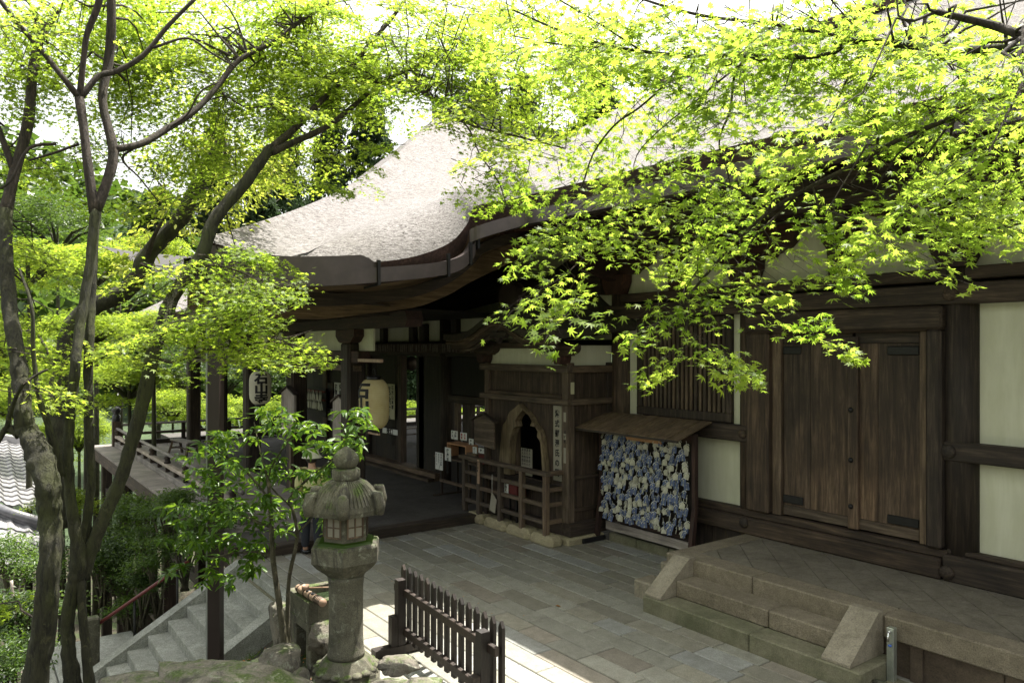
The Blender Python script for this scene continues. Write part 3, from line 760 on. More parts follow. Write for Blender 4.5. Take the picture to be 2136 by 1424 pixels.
# tall metal flashing board on the corner part of the eave
m=MB();fl=resample([p for p in GL if p.y<4.62],20)
rows=[[tuple(p+Vector((.04,0,.0))),tuple(p+Vector((.04,0,.19-.0*i)))] for i,p in enumerate(fl)]
rows[-1][1]=tuple(fl[-1]+Vector((.04,0,.05)));rows[-2][1]=tuple(fl[-2]+Vector((.04,0,.14)))
m.grid(rows,False);rows=[[tuple(p+Vector((.0,0,.0))),tuple(p+Vector((.0,0,.19)))] for p in fl[:-2]];m.grid(rows,False)
m.build('eave_flashing',M['gutter'],WH)
for i in(30,44,56,66):
    p=GL[i];m=MB();m.box((p.x+.06,p.y-.02,p.z-.24),(p.x+.11,p.y+.02,p.z+.10));m.beam((p.x+.03,p.y,p.z-.23),(p.x-.35,p.y,p.z-.25),.03,.03);m.build('gutter_clip',M['iron'],WH)
m=MB();g2=[q+Vector((0,-.12,-.24)) for q in eb];sweep(m,g2,.16,0,-.2);m.build('gutter',M['gutter'],WH)
# curved soffit and inner eave board
IN=[Vector((-11.2,2.6,3.86)),Vector((-11.2,3.3,3.78)),atX(640,665,-11.2),atX(689,664,-11.2),atX(773,653,-11.2),atX(863,641,-11.2),atX(930,616,-11.2),atX(985,585,-11.2),Vector((-11.2,8.6,5.05)),Vector((-11.1,9.3,5.3))]
INL=resample(spline(IN,8),80);OUT=resample([p+Vector((-.16,.06,-.30)) for p in EV]+[Vector((-8.95,7.3,5.3))],80)
m=MB();m.grid([[tuple(o_.lerp(i_+Vector((0,0,.34)),t)) for o_,i_ in zip(OUT,INL)] for t in(0,.33,.66,1)]);m.build('eave_soffit',M['eave_y'],WH)
m=MB();sweep(m,INL,.14,.36,0);m.build('curved_eave_beam',M['eave_y'],WH)
MID=[o_.lerp(i_+Vector((0,0,.2)),.45) for o_,i_ in zip(OUT,INL)]
m=MB();sweep(m,MID,.10,.02,-.16);m.build('curved_eave_beam',M['wood_y'],WH)
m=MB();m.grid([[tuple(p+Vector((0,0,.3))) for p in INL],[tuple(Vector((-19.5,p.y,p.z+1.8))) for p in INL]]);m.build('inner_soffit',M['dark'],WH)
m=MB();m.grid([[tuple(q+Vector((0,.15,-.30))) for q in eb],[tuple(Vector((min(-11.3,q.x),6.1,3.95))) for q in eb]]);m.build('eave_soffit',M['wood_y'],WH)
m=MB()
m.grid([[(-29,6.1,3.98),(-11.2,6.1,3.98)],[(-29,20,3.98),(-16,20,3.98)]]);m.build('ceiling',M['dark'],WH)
xx=-11.6
for k in range(38):
    ye=min(eb,key=lambda q:abs(q.x-xx)).y+.2
    m=MB();m.beam((xx,6.1,3.90),(xx,ye,3.94),.08,.09);m.build('rafter',M['wood_y'],WH);xx-=.4
# ================================================================== WORSHIP HALL BODY
RY=6.1
for x in(-13.4,-16.4,-19.6,-22.6,-25.6):
    m=MB();r=.19;m.box((x-r,RY-r,.12),(x+r,RY+r,3.42),.05);m.build('column',M['wood_z'],WH)
    A=[(-.42,.20),(-.42,.08),(-.30,-.02),(-.2,-.05)];o_=A+[(-a,b) for a,b in reversed(A)]
    m=MB();m.prism(o_,lambda u,v,w:(x+u,w,3.45+v),(RY-.18,RY+.18));m.build('bracket_arm',M['red_x'],WH)
    if x<-14:
        m=MB();m.box((x-.15,RY+3.2,.15),(x+.15,RY+3.5,3.9),.03);m.build('column',M['wood_z'],WH)
for x in(-18.0,-21.1,-24.1):
    m=MB();m.box((x-.09,RY-.1,3.24),(x+.09,RY+.1,3.66));m.build('strut',M['red_z'],WH)
m=MB();m.box((-26.5,RY-.13,3.02),(-12.9,RY+.13,3.25),.015);m.build('tie_beam',M['red_x'],WH)
m=MB();m.box((-26,RY-.09,2.86),(-13.2,RY+.09,2.97),.01);m.build('tie_beam',M['tan_x'],WH)
m=MB();m.box((-26.4,RY+.03,3.25),(-12.6,RY+.07,3.66));m.build('plaster_band',M['plaster'],WH)
m=MB();m.prism([(-27,3.66),(-11.0,3.66),(-10.93,3.78),(-11.0,3.92),(-27,3.92)],lambda u,v,w:(u,w,v),(RY-.17,RY+.14));m.build('eave_purlin',M['red_x'],WH)
# floor of the entrance, one low step above the court
m=MB();m.box((-13.2,3.62,-.4),(-11.95,9.3,.13));m.box((-30,6.0,-.1),(-13.2,20,.13));m.build('floor',M['floorstone'],WH)
m=MB();m.box((-12.04,3.6,-.05),(-11.78,7.88,.155),.012);m.build('floor_edge',M['wood_y'],WH)
m=MB();yy=3.5
x=-27.6
while x<-13.2:
    m.box((x+.004,3.45,.10),(x+.20,6.0,.15));x+=.204
m.build('veranda_boards',M['grey_y'],WH)
m=MB();m.box((-27.7,3.5,-.28),(-12.3,3.66,.095));m.box((-27.7,3.5,-.28),(-27.5,20,.095));m.build('veranda_beam',M['wood_x'],WH)
for x in(-12.5,-15.3,-18.3,-21.3,-24.3,-27.3):
    m=MB();m.box((x-.14,3.7,-7.8),(x+.14,3.98,-.1));m.build('stilt',M['wood_z'],WH)
    m=MB();m.box((x-.14,7.7,-7.8),(x+.14,7.98,-.1));m.build('stilt',M['wood_z'],WH)
for z in(-1.3,-3.2): 
    m=MB();m.box((-27.5,3.78,z-.1),(-12.3,3.9,z+.1));m.build('brace',M['wood_x'],WH)
# railing
RL=empty('veranda_railing',(-20,4.07,.15),'low timber railing with a black onion-shaped corner cap round the open veranda','railing')
def rail(p,q,z,w,h,name='rail',mat='grey_x',round_=False):
    m=MB()
    if round_: m.tube([(p[0],p[1],z),(q[0],q[1],z)],[w/2,w/2],10)
    else: m.beam((p[0],p[1],z),(q[0],q[1],z),w,h,bev=.01)
    m.build(name,M[mat],RL)
A_=(-26.95,4.07);B_=(-13.6,4.07);C_=(-26.95,20)
rail(B_,A_,.225,.14,.14);rail(B_,A_,.46,.13,.08);rail(B_,A_,.72,.085,.1,round_=True)
rail(A_,C_,.225,.14,.14,mat='wood_y');rail(A_,C_,.52,.13,.08,mat='wood_y');rail(A_,C_,.82,.085,.1,mat='grey_y',round_=True)
x=-14.2;k=0
while x>-26.8:
    m=MB();m.box((x-.05,4.02,.3),(x+.05,4.12,.415));m.build('rail_block',M['wood_z'],RL)
    if k%2==0:
        m=MB();m.lathe([(.08,.505),(.085,.53),(.06,.56),(.06,.60),(.085,.64),(.06,.68)],(x,4.07,0),8);m.build('baluster',M['wood_z'],RL)
    x-=.9;k+=1
y=4.6;k=0
while y<19:
    m=MB();m.box((-27.0,y-.06,.3),(-26.9,y+.06,.80));m.build('rail_block',M['wood_z'],RL);y+=1.5
m=MB();m.box((A_[0]-.12,A_[1]-.12,.15),(A_[0]+.12,A_[1]+.12,.95),.01);m.build('corner_post',M['wood_z'],RL)
m=MB();m.lathe([(.12,.95),(.125,.97),(.125,1.13),(.09,1.15),(.08,1.19),(.13,1.25),(.145,1.31),(.11,1.37),(.03,1.42),(.005,1.44)],(A_[0],A_[1],0),16);m.build('onion_cap',M['black'],RL)
# ---- the wall between entrance and inner hall (plane of the main hall wall)
EW=empty('entrance_wall',(-17,9.4,.1),'dark plank wall with paper notices and a narrow bright doorway behind the large paper lantern','wall')
def BE(name,mat,a,b,bev=.01,**kw):
    m=MB();m.box(a,b,bev);return m.build(name,M[mat],EW,**kw)
x=-24.9;k=0
while x<-17.65:
    w_=min(1.15,-17.6-x);m=MB();m.box((x+.005,9.42,.3),(x+w_-.005,9.5,3.1),.004);m.build('wall_board',M['dark'],EW);x+=w_
for x in(-24.95,-21.3,-17.62):
    BE('post','wood_z',(x-.1,9.33,.1),(x+.1,9.5,3.3))
BE('lintel','wood_x',(-25,9.28,3.1),(-12.2,9.5,3.45))
BE('carved_lintel','red_x',(-18.9,9.18,3.18),(-13.6,9.28,3.42))
BE('threshold','tan_x',(-25,9.1,.1),(-15.4,9.5,.3))
BE('threshold','wood_x',(-25,8.9,.1),(-15.4,9.1,.2))
m=MB();m.box((-16.66,9.30,.15),(-15.5,9.42,3.1),.01);m.build('open_door_leaf',M['dark'],EW)
m=MB();m.lathe([(.19,.1),(.19,4.2)],(-15.35,9.42,0),16);m.build('column',M['wood_z'],EW)
BE('wall_board','dark',(-15.2,9.4,2.2),(-12.1,9.48,3.1))
BE('window_head','wood_x',(-15.2,9.33,2.02),(-12.1,9.48,2.2))
BE('window_sill','wood_x',(-15.2,9.33,.95),(-12.1,9.48,1.08))
BE('wall_board','dark',(-15.2,9.4,.1),(-12.1,9.48,.95))
BE('window_post','tan_z',(-14.95,9.36,1.08),(-14.78,9.46,2.02))
BE('window_post','wood_z',(-14.6,9.36,1.08),(-14.2,9.46,2.02))
BE('gold_screen','gold',(-13.75,9.9,1.0),(-13.25,9.93,2.05))
BE('upper_plaster','plaster',(-25,9.44,3.45),(-9.7,9.5,4.3))
BE('upper_plaster','plaster',(-12.8,9.44,4.3),(-9.7,9.5,5.4))
for x in(-16.95,-14.9,-18.6):
    BE('strut','wood_z',(x-.12,9.3,3.45),(x+.12,9.44,4.2))
BE('backing_wall','dark',(-25,9.53,3.2),(-9.65,9.7,6.2))  # dark box added behind the plaster to stop light leaking between the roofs
rb=[( -19,3.95),(-17,3.98),(-15.5,4.05),(-13.8,4.25),(-12.6,4.35),(-11,4.35),(-9.8,4.25)]
top=[(a,b+.34) for a,b in rb];m=MB();m.prism(rb+top[::-1],lambda u,v,w:(u,w,v),(9.2,9.42));m.build('rainbow_beam',M['wood_x'],EW)
# pilgrims' name slips on the lintel (pasted pale papers)
m=MB();x=-18.7
while x<-13.8:
    if rnd.random()<.75: m.box((x,9.172,3.2+rnd.uniform(0,.03)),(x+.06,9.178,3.38+rnd.uniform(0,.03)))
    x+=rnd.uniform(.08,.16)
m.build('name_slips',plain('faded_slip',(.13,.11,.09),.9,var=.5,scale=12),EW)
# ================================================================== ALCOVE ROOM with ogee window
AL=empty('shrine_alcove',(-10.9,8.3,0),'small timber alcove room with a curved cusped roof and ogee window, projecting from the hall','shrine')
ay=8.3;ax0=-12.1;ax1=-9.6
def BA(name,mat,a,b,bev=.008,**kw):
    m=MB();m.box(a,b,bev);return m.build(name,M[mat] if isinstance(mat,str) else mat,AL,**kw)
BA('corner_post','tan_z',(ax1-.16,ay-.03,.12),(ax1,ay+.12,3.05));BA('corner_post','tan_z',(ax0,ay-.03,.12),(ax0+.14,ay+.12,3.05))
BA('side_post','wood_z',(ax1-.13,9.2,.12),(ax1-.005,9.34,3.05))
BA('head_beam','tan_x',(ax0-.12,ay-.07,2.88),(ax1+.03,ay+.05,3.0));BA('waist_beam','tan_x',(ax0-.12,ay-.07,2.33),(ax1+.03,ay+.05,2.43))
BA('head_beam','tan_y',(ax1-.09,ay+.052,2.88),(ax1+.028,9.3,3.0));BA('waist_beam','tan_y',(ax1-.09,ay+.052,2.33),(ax1+.028,9.3,2.43))
BA('panel_sill','wood_x',(ax0+.14,ay-.05,2.432),(ax1-.16,ay+.02,2.5))
m=MB();x=ax0+.14
while x<ax1-.17: w_=min(.3,ax1-.16-x);m.box((x+.002,ay+.03,2.5),(x+w_-.002,ay+.06,2.88));x+=.3
m.build('upper_panel',M['wood_z'],AL)
BA('upper_plaster','plaster',(ax0+.05,ay+.03,3.0),(ax1-.05,ay+.07,3.3));BA('upper_plaster','plaster',(ax1-.11,ay+.08,3.0),(ax1-.06,9.35,3.35))
m=MB();y=ay+.12
while y<9.2: m.box((ax1-.09,y+.002,.3),(ax1-.055,min(9.2,y+.27)-.002,2.88));y+=.27
m.build('side_boards',M['wood_z'],AL)
BA('side_rail','wood_y',(ax1-.055,ay+.12,1.05),(ax1-.02,9.3,1.12));BA('side_rail','wood_y',(ax1-.055,ay+.12,.5),(ax1-.02,9.3,.57))
BA('base_beam','wood_y',(ax1-.12,ay-.05,.12),(ax1+.08,9.3,.34));BA('base_beam','wood_x',(ax0,ay-.06,.12),(ax1-.12,ay+.08,.3))
# front boards with ogee opening
og=[(1046,968),(1050,935),(1053,905),(1056,885),(1062,878),(1066,866),(1070,858),(1077,853),(1083,848),(1089.5,842)]
ogr=[(1097,852),(1106,858),(1112,868),(1119,880),(1124,889),(1131,895),(1136,910),(1139,935),(1142,960),(1146,990)]
Lp=[atY(a,b,ay) for a,b in og];Rp=[atY(a,b,ay) for a,b in ogr]
cxo=(Lp[-1].x);
outl=[(p.x,p.z) for p in Lp]+[(p.x,p.z) for p in Rp]
zb=.95
def sc(pts,k,dz=0):
    cx=cxo;cz=1.5;return [(cx+(x-cx)*k,cz+(z-cz)*(k if z>cz else 1)+dz) for x,z in pts]
outer=sc(outl,1.0);inner=sc(outl,.82,-.025)
inner=[(q_.x,q_.z) for q_ in [atY(a_,b_,ay-.1) for a_,b_ in [(1061,985),(1062,950),(1063,925),(1066,908),(1070,893),(1077,889),(1074,878),(1079,868),(1085,861),(1090,854),(1097,861),(1104,868),(1109,878),(1106,888),(1116,890),(1121,899),(1120,910),(1127,922),(1129,950),(1132,987)]]]
outer[0]=(outer[0][0],zb);outer[-1]=(outer[-1][0],zb);inner[0]=(inner[0][0],zb);inner[-1]=(inner[-1][0],zb)
# front wall built as two board fields around the opening
m=MB()
def field(pts,x_edge):
    vs=[];
    n=len(pts)
    a=[(x,ay+.03,z) for x,z in pts];b=[(x_edge,ay+.03,z) for x,z in pts]
    m.add(a+b,[(i,i+1,n+i+1,n+i) for i in range(n-1)])
nl=len(Lp)
field(outer[:nl],ax0+.14);field(outer[nl-1:],ax1-.16)
tz=outer[nl-1][1]
m.add([(ax0+.14,ay+.03,tz),(ax1-.16,ay+.03,tz),(ax1-.16,ay+.03,2.34),(ax0+.14,ay+.03,2.34)],[(0,1,2,3)])
m.box((ax0+.14,ay+.03,.3),(ax1-.16,ay+.06,zb))
m.build('front_boards',M['wood_z'],AL)
m=MB();n=len(outer)
vs=[(x,ay-.08,z) for x,z in outer]+[(x,ay-.10,z) for x,z in inner]+[(x,ay+.05,z) for x,z in inner]+[(x,ay+.05,z) for x,z in outer]
m.add(vs,[(i,i+1,n+i+1,n+i) for i in range(n-1)]+[(n+i,n+i+1,2*n+i+1,2*n+i) for i in range(n-1)]+[(3*n+i,3*n+i+1,i+1,i) for i in range(n-1)])
m.build('ogee_window_frame',wood('pale_carved_frame',(.10,.072,.038),(.22,.165,.09),(.36,.28,.17),axis='z'),AL)
BA('window_ledge','wood_x',(ax0+.3,ay-.28,.86),(ax1-.2,ay+.02,.93))
m=MB();m.box((ax0,9.3,.1),(ax1-.1,9.38,3.2));m.box((ax0+.02,ay+.2,.1),(ax0+.06,9.3,3.2));m.build('backing_wall',M['dark'],AL)
BA('notice_board','signboard',(-11.12,ay+.12,.95),(-10.78,ay+.14,1.45));BA('inner_post','tan_z',(-11.3,ay+.1,.95),(-11.22,ay+.2,2.0))
m=MB()
for i in range(4): vtext(m,'源氏物語の間'[:5],lambda u,v:(-10.95+u,ay+.118,1.45+v),.06,.1-.07*i,0)
m.build('notice_text',M['ink'],AL)
# vertical name board
g=atY(1163,1020-0,ay-.02);NB=empty('name_board',(atY(1163,900,ay).x,ay-.02,1.0),'tall narrow pale board with seven brushed characters beside the ogee window','sign')
bx0=atY(1154,900,ay-.02).x;bx1=atY(1171,900,ay-.02).x;bz0=1.02;bz1=2.31
m=MB();m.box((bx0,ay-.02,bz0),(bx1,ay+.025,bz1),.004);m.build('board',M['signboard'],NB)
m=MB();vtext(m,'紫式部源氏の間',lambda u,v:((bx0+bx1)/2+u,ay-.024,bz1+v),.135,0,-.07,.03,1.25,.9);m.build('lettering',M['ink'],NB)
m=MB();vtext(m,'千社札',lambda u,v:(ax1-.07+u,ay-.034,1.9+v),.07,0,0,.03);m.build('pasted_slip_text',M['ink'],AL)
for z,h in((1.35,.26),(2.05,.16),(1.75,.1)):
    m=MB();m.box((ax1-.11,ay-.033,z),(ax1-.05,ay-.03,z+h));m.build('pasted_slip',M['signboard'],AL)
m=MB();m.box((ax1+.001,ay+.03,2.52),(ax1+.005,ay+.11,2.72));m.build('pasted_slip',M['oldpaper'],AL)
# brackets below the roof
for x,s in((ax0+.1,.42),(ax1-.08,.42)): bracket(x,3.17,s,ay-.12,ay+.03,AL,'wood_x')
BA('eave_tie','wood_x',(ax0-.2,ay-.1,3.30),(ax1+.1,ay+.04,3.40))
# cusped roof
def rz(u): # u across -1..1 , front profile of the eave
    b=math.exp(-(u/.42)**2)
    return 3.37+.40*b+.07*abs(u)**2.2
def surf(u,v,off=0): # v 0 front,1 back
    x=-10.95+u*(1.72+.1*v);y=7.68+v*1.75
    return (x,y,rz(u)*1+off+.18*v+(.35*v*math.exp(-(u/.5)**2))+.55*v*(1-abs(u))**.8)
def usamp(n): return [-1+2*i/(n-1) for i in range(n)]
m=MB();m.grid([[surf(u,v/8,.14) for u in usamp(41)] for v in range(9)])
m.grid([[surf(u,0,.14) for u in usamp(41)],[surf(u,0,.02) for u in usamp(41)]]);
m.grid([[surf(1,v/8,.14) for v in range(9)],[surf(1,v/8,.0) for v in range(9)]]);m.grid([[surf(-1,v/8,.14) for v in range(9)],[surf(-1,v/8,.0) for v in range(9)]])
m.build('roof',M['mossthatch'],AL)
def ribbon(y,z0,z1,uw,name,mat,dy=.06):
    m=MB();us=[u*uw for u in usamp(41)]
    top=[(-10.95+u*1.72,rz(u)+z1) for u in us];bot=[(-10.95+u*1.72,rz(u)+z0) for u in us]
    n=len(us)
    vs=[(x,y,z) for x,z in top]+[(x,y,z) for x,z in bot]+[(x,y+dy,z) for x,z in top]+[(x,y+dy,z) for x,z in bot]
    fs=[(i,i+1,n+i+1,n+i) for i in range(n-1)]+[(2*n+i,2*n+i+1,i+1,i) for i in range(n-1)]+[(n+i,n+i+1,3*n+i+1,3*n+i) for i in range(n-1)]+[(0,n,3*n,2*n),(n-1,2*n-1,4*n-1,3*n-1)]
    m.add(vs,fs);m.build(name,M[mat],AL)
ribbon(7.72,-.06,.03,.985,'cusped_bargeboard','tan_x');ribbon(7.78,-.15,-.055,.93,'cusped_bargeboard','wood_x');ribbon(7.84,-.20,-.14,.80,'cusped_bargeboard','tan_x')
m=MB();m.grid([[surf(u,v/4,-.02) for u in usamp(21)] for v in range(5)]);m.build('roof_soffit',M['wood_y'],AL)
m=MB();cx=-10.95;z=3.55
m.prism([(-.28,.02),(-.2,-.08),(-.1,-.05),(0,-.16),(.1,-.05),(.2,-.08),(.28,.02),(.12,.07),(0,.03),(-.12,.07)],lambda u,v,w:(cx+u,w,z+v),(7.76,7.86));m.build('gable_pendant',M['wood_x'],AL)
m=MB();m.prism([(-.36,0),(-.2,.1),(-.1,.22),(0,.28),(.1,.22),(.2,.1),(.36,0)],lambda u,v,w:(cx+.25+u,w,3.40+v),(8.1,8.16));m.build('frog_leg_strut',M['wood_x'],AL)
m=MB();m.box((cx-.18,8.2,4.1),(cx+.18,9.4,4.35),.03);m.build('ridge',M['mossthatch'],AL)
m=MB();m.prism([(-.27,0),(-.3,.2),(-.24,.34),(-.14,.42),(0,.46),(.14,.42),(.24,.34),(.3,.2),(.27,0)],lambda u,v,w:(cx+u,w,4.05+v),(8.0,8.2));m.build('ridge_end_tile',M['bell'],AL)
# pale rounded foundation stones and enclosure
m=MB();xs=[-12.15,-11.55,-10.85,-10.15,-9.52]
for a,b in zip(xs,xs[1:]): m.box((a+.01,7.83,-.05),(b-.01,8.14,.17),.07)
m.box((ax1-.3,8.15,-.05),(ax1+.14,9.0,.115),.03)
m.box((ax0,8.15,-.05),(ax1-.31,8.6,.11));m.build('alcove_foundation',stone('pale_foundation',(.24,.21,.13),(.36,.32,.21),0),AL)
FN=empty('timber_enclosure',(-10.9,7.93,.1),'waist-high open timber railing around the small alcove room','railing')
px=[970,1000,1044,1089,1139];fx=[atY(p,1050,7.93).x for p in px]
for i,x in enumerate(fx):
    m=MB();m.box((x-.045,7.885,.12 if i else .15),(x+.045,7.975,1.15),.006);m.build('post',M['tan_z'],FN)
m=MB();m.box((fx[0]-.15,7.87,1.15),(fx[-1]+.07,7.99,1.22),.01);m.build('top_rail',M['tan_x'],FN)
for z in(.87,.62,.33):
    m=MB();m.box((fx[0],7.905,z),(fx[-1],7.955,z+.07),.006);m.build('cross_rail',M['tan_x'],FN)
m=MB();m.box((fx[-1]-.045,8.42,.15),(fx[-1]+.045,8.51,1.15),.006);m.build('post',M['tan_z'],FN)
m=MB();m.box((fx[-1]-.05,7.992,1.15),(fx[-1]+.05,8.6,1.22),.01);m.build('top_rail',M['tan_y'],FN)
for z in(.87,.62,.33):
    m=MB();m.box((fx[-1]-.02,7.98,z),(fx[-1]+.02,8.42,z+.07));m.build('cross_rail',M['tan_y'],FN)
# hanging leaflet holder, wooden tag
m=MB();p=atY(1028,1046,7.86);m.prism([(-.10,-.16),(.07,-.2),(.12,.05),(-.03,.17)],lambda u,v,w:(p.x+u,w,p.z+v),(7.85,7.865));o=m.build('leaflet',M['signboard'],None,'tilted pale leaflet hanging by a string from the timber enclosure','leaflet')
m=MB();m.tube([(p.x-.02,7.857,p.z+.16),(p.x-.02,7.857,p.z+.5)],.004,4);m.build('string',M['cord'],o)
m=MB();p=atY(998,1000,7.87);m.box((p.x-.03,7.862,.98),(p.x+.03,7.88,1.2));m.box((p.x-.03,7.862,.75),(p.x+.03,7.88,.979))
o=m.build('wooden_tag',M['bamboo'],None,'narrow yellowish wooden tag on the second post of the enclosure','tag');m=MB();vtext(m,'合格祈願',lambda u,v:(p.x+u,7.858,1.18+v),.05,0,0,.02);m.build('lettering',M['ink'],o)
# red offering box
p=atY(1068,1022,8.12);BX=empty('offering_box',(p.x,8.12,.3),'dark red offering box with a white label behind the enclosure rails','box')
m=MB();m.box((p.x-.22,8.02,.62),(p.x+.28,8.24,.9),.01);m.build('box_body',M['redcloth'],BX)
m=MB();m.box((p.x-.1,8.012,.66),(p.x+.03,8.018,.87));m.build('label',M['paper'],BX)
m=MB();vtext(m,'御賽銭',lambda u,v:(p.x-.035+u,8.009,.86+v),.055,0,0,.02);m.build('lettering',M['ink'],BX)
for dx in(-.18,.24):
    for dy in(8.05,8.21):
        m=MB();m.box((p.x+dx-.015,dy-.015,.1),(p.x+dx+.015,dy+.015,.62));m.build('leg',M['iron'],BX)
# small gabled notice board in front of alcove's left edge
p=atY(1012,905,8.0);GB=empty('gabled_notice_board',(p.x,8.0,.15),'small house-shaped dark plank notice board in front of the alcove','notice board')
a=atY(991,930,8.0);b=atY(1032,930,8.0)
m=MB();m.prism([(a.x,1.48),(b.x,1.42),(b.x,1.93),((a.x+b.x)/2,2.04),(a.x,1.95)],lambda u,v,w:(u,w,v),(7.98,8.01));m.build('board',M['tan_x'],GB)
m=MB();c=(a.x+b.x)/2;m.beam((a.x-.08,7.98,1.93),(c,7.98,2.07),.1,.03,bev=.004);m.beam((c,7.98,2.07),(b.x+.08,7.98,1.93),.1,.03,bev=.004);m.build('board_roof',M['wood_x'],GB)
m=MB();m.box((c-.04,8.012,.15),(c+.04,8.06,1.5),.004);m.build('post',M['wood_z'],GB)
# charm table
TB=empty('charm_table',(-13.6,8.6,.13),'small wooden table of charm boxes left of the alcove','table')
ty=8.35
xa=atY(905,945,ty).x;xb=-12.35
m=MB();m.box((xa,ty,.93),(xb,ty+.5,.97),.004);m.build('table_top',M['tan_x'],TB)
for x in(xa+.25,xa+1.35):
    for y in(ty+.05,ty+.45):
        m=MB();m.box((x-.02,y-.02,.15),(x+.02,y+.02,.93));m.build('leg',M['wood_z'],TB)
    m=MB();m.box((x-.03,ty-.15,.13),(x+.03,ty+.65,.16));m.build('foot',M['wood_y'],TB)
m=MB();m.box((xa+.2,ty+.02,.42),(xa+1.4,ty+.06,.48));m.build('stretcher',M['tan_x'],TB)
def item(name,x0,x1,z0,z1,y0,y1,mat,label,cat,**kw):
    m=MB();m.box((x0,y0,z0),(x1,y1,z1),.004);return m.build(name,M[mat],None,label,cat,**kw)
b1=empty('open_shelf_box',(xa+.75,ty+.25,.97),'open orange-edged wooden shelf box standing on the charm table','box')
m=MB();m.box((xa+.35,ty+.12,1.24),(xa+1.1,ty+.42,1.27));m.box((xa+.35,ty+.12,.972),(xa+.38,ty+.42,1.24));m.box((xa+1.07,ty+.12,.972),(xa+1.1,ty+.42,1.24));m.build('shelf_frame',M['copperboard'],b1)
m=MB();m.box((xa+.38,ty+.4,.972),(xa+1.07,ty+.42,1.24));m.build('shelf_back',M['dark'],b1)
item('charm_box',xa+1.15,xa+1.5,.972,1.14,ty+.1,ty+.35,'tan_x','plain wooden charm box right of the open shelf box on the charm table','box')
item('charm_box',xa+1.6,xa+1.85,.972,1.16,ty+.1,ty+.35,'redcloth','dark red charm box at the right end of the charm table','box')
def card(px0,py0,px1,py1,Y,lines,mat,label,size,ink='ink',cat='notice',thick=.012,tilt=0,**kw):
    a=atY(px0,py0,Y);b=atY(px1,py1,Y);m=MB();m.box((a.x,Y,b.z),(b.x,Y+thick,a.z));o=m.build('paper_notice',M[mat],None,label,cat,**kw)
    if lines:
        m=MB();n=len(lines);w=(b.x-a.x)/n
        for i,t in enumerate(lines):
            if isinstance(t,tuple): s_,t=t
            else: s_=size
            vtext(m,t,lambda u,v:(u,Y-.004,v),s_,b.x-w*(i+.5),a.z-s_*.3,.03)
        m.build('lettering',M[ink],o)
    return o
card(908,942,923,981,ty-.02,['安産の御守','おまもり','ひとつずつ'],'paper','white paper of fine writing hanging at the left end of the charm table',.05)
card(928,932,940,962,ty-.02,['健康祈願御守'],'paper','crooked white strip with brushed characters hanging in front of the charm table',.085)
card(941,897,954,917,ty+.15,['御守','授与'],'paper','white card standing on the left of the shelf box',.06,'ink')
card(960,901,973,919,ty+.15,['厄除','開運'],'paper','white card with red characters standing on the shelf box',.06,'redink')
card(978,914,987,928,ty+.1,['鈴守'],'paper','tiny white card standing right of the shelf box',.06)
card(986,931,994,946,ty+.08,['根付'],'paper','tiny white card on the plain charm box',.06)
card(998,933,1009,946,ty+.08,['鈴'],'paper','white card with green seal on the dark red charm box',.07)
# notices on the entrance wall
Wn=9.40
card(807,800,823,875,9.31,[(.12,'石光山本尊'),(.24,'厄除不動明王')],'oldpaper','long white notice with large brushed characters half hidden behind the large paper lantern',.2)
card(798,891,829,908,9.31,[],'paper','white exit sign with two black characters low on the dark boards','','ink','sign')
for o in [q for q in COL.objects if q.get('label','').startswith('white exit sign')]:
    a=atY(798,891,9.31);b=atY(829,908,9.31);m=MB();htext(m,'出 口',lambda u,v:(u,9.306,v),.17,(a.x+b.x)/2,(a.z+b.z)/2,.03);m.build('lettering',M['ink'],o)
card(697,797,714,849,9.36,['安産御守','御腹帯'],'paper','white notice with two columns of characters beside the dark entrance board',.16)
card(680,850,699,878,9.36,['特大お札','申込受付'],'paper','small white framed notice below the dark entrance board',.08)
p0=atY(679,797,9.34);p1=atY(694,850,9.34)
m=MB();m.box((p0.x,9.34,p1.z),(p1.x,9.37,p0.z),.004);o=m.build('entrance_board',M['wood_z'],None,'dark vertical plank sign with painted characters on the entrance wall','sign')
m=MB();vtext(m,'本堂入口',lambda u,v:(u,9.335,v),.2,(p0.x+p1.x)/2,p0.z-.05,.03);m.build('lettering',M['ink'],o)
# rack of wooden votive tablets with red cords
a=atY(632,812,9.1);b=atY(676,850,9.1)
VR=empty('tablet_rack',(a.x,9.1,b.z),'rack of small pale wooden tablets on red cords against the entrance wall','rack')
for z in(a.z,(a.z+b.z)/2-.02):
    m=MB();m.box((a.x,9.1,z-.03),(b.x,9.14,z+.03));m.build('rack_bar',M['redcloth'],VR)
m=MB();m.box((a.x,9.15,b.z-.3),(b.x,9.19,a.z+.1));m.build('rack_back',M['dark'],VR)
proto=None;k=0
for z in(a.z,(a.z+b.z)/2-.02):
    x=a.x+.06
    while x<b.x-.05:
        if proto is None:
            m=MB();m.prism([(-.04,-.30),(.04,-.30),(.04,-.12),(0,-.06),(-.04,-.12)],lambda u,v,w:(x+u,w,z+v),(9.05,9.06));m.box((x-.012,9.045,z-.07),(x+.012,9.055,z+.02))
            proto=m.build('votive_tablet',M['emapale'],None,'small pale wooden tablet hanging on the red rack by the entrance','tablet','small wooden tablets on the red rack');pz=z;px_=x
        else:
            c=copy_tree(proto);c.location=Vector(proto.location)+Vector((x-px_,rnd.uniform(-.01,.02),z-pz+rnd.uniform(-.02,.02)));c.rotation_euler=(rnd.uniform(-.1,.1),rnd.uniform(-.15,.15),0)
        x+=rnd.uniform(.095,.14);k+=1
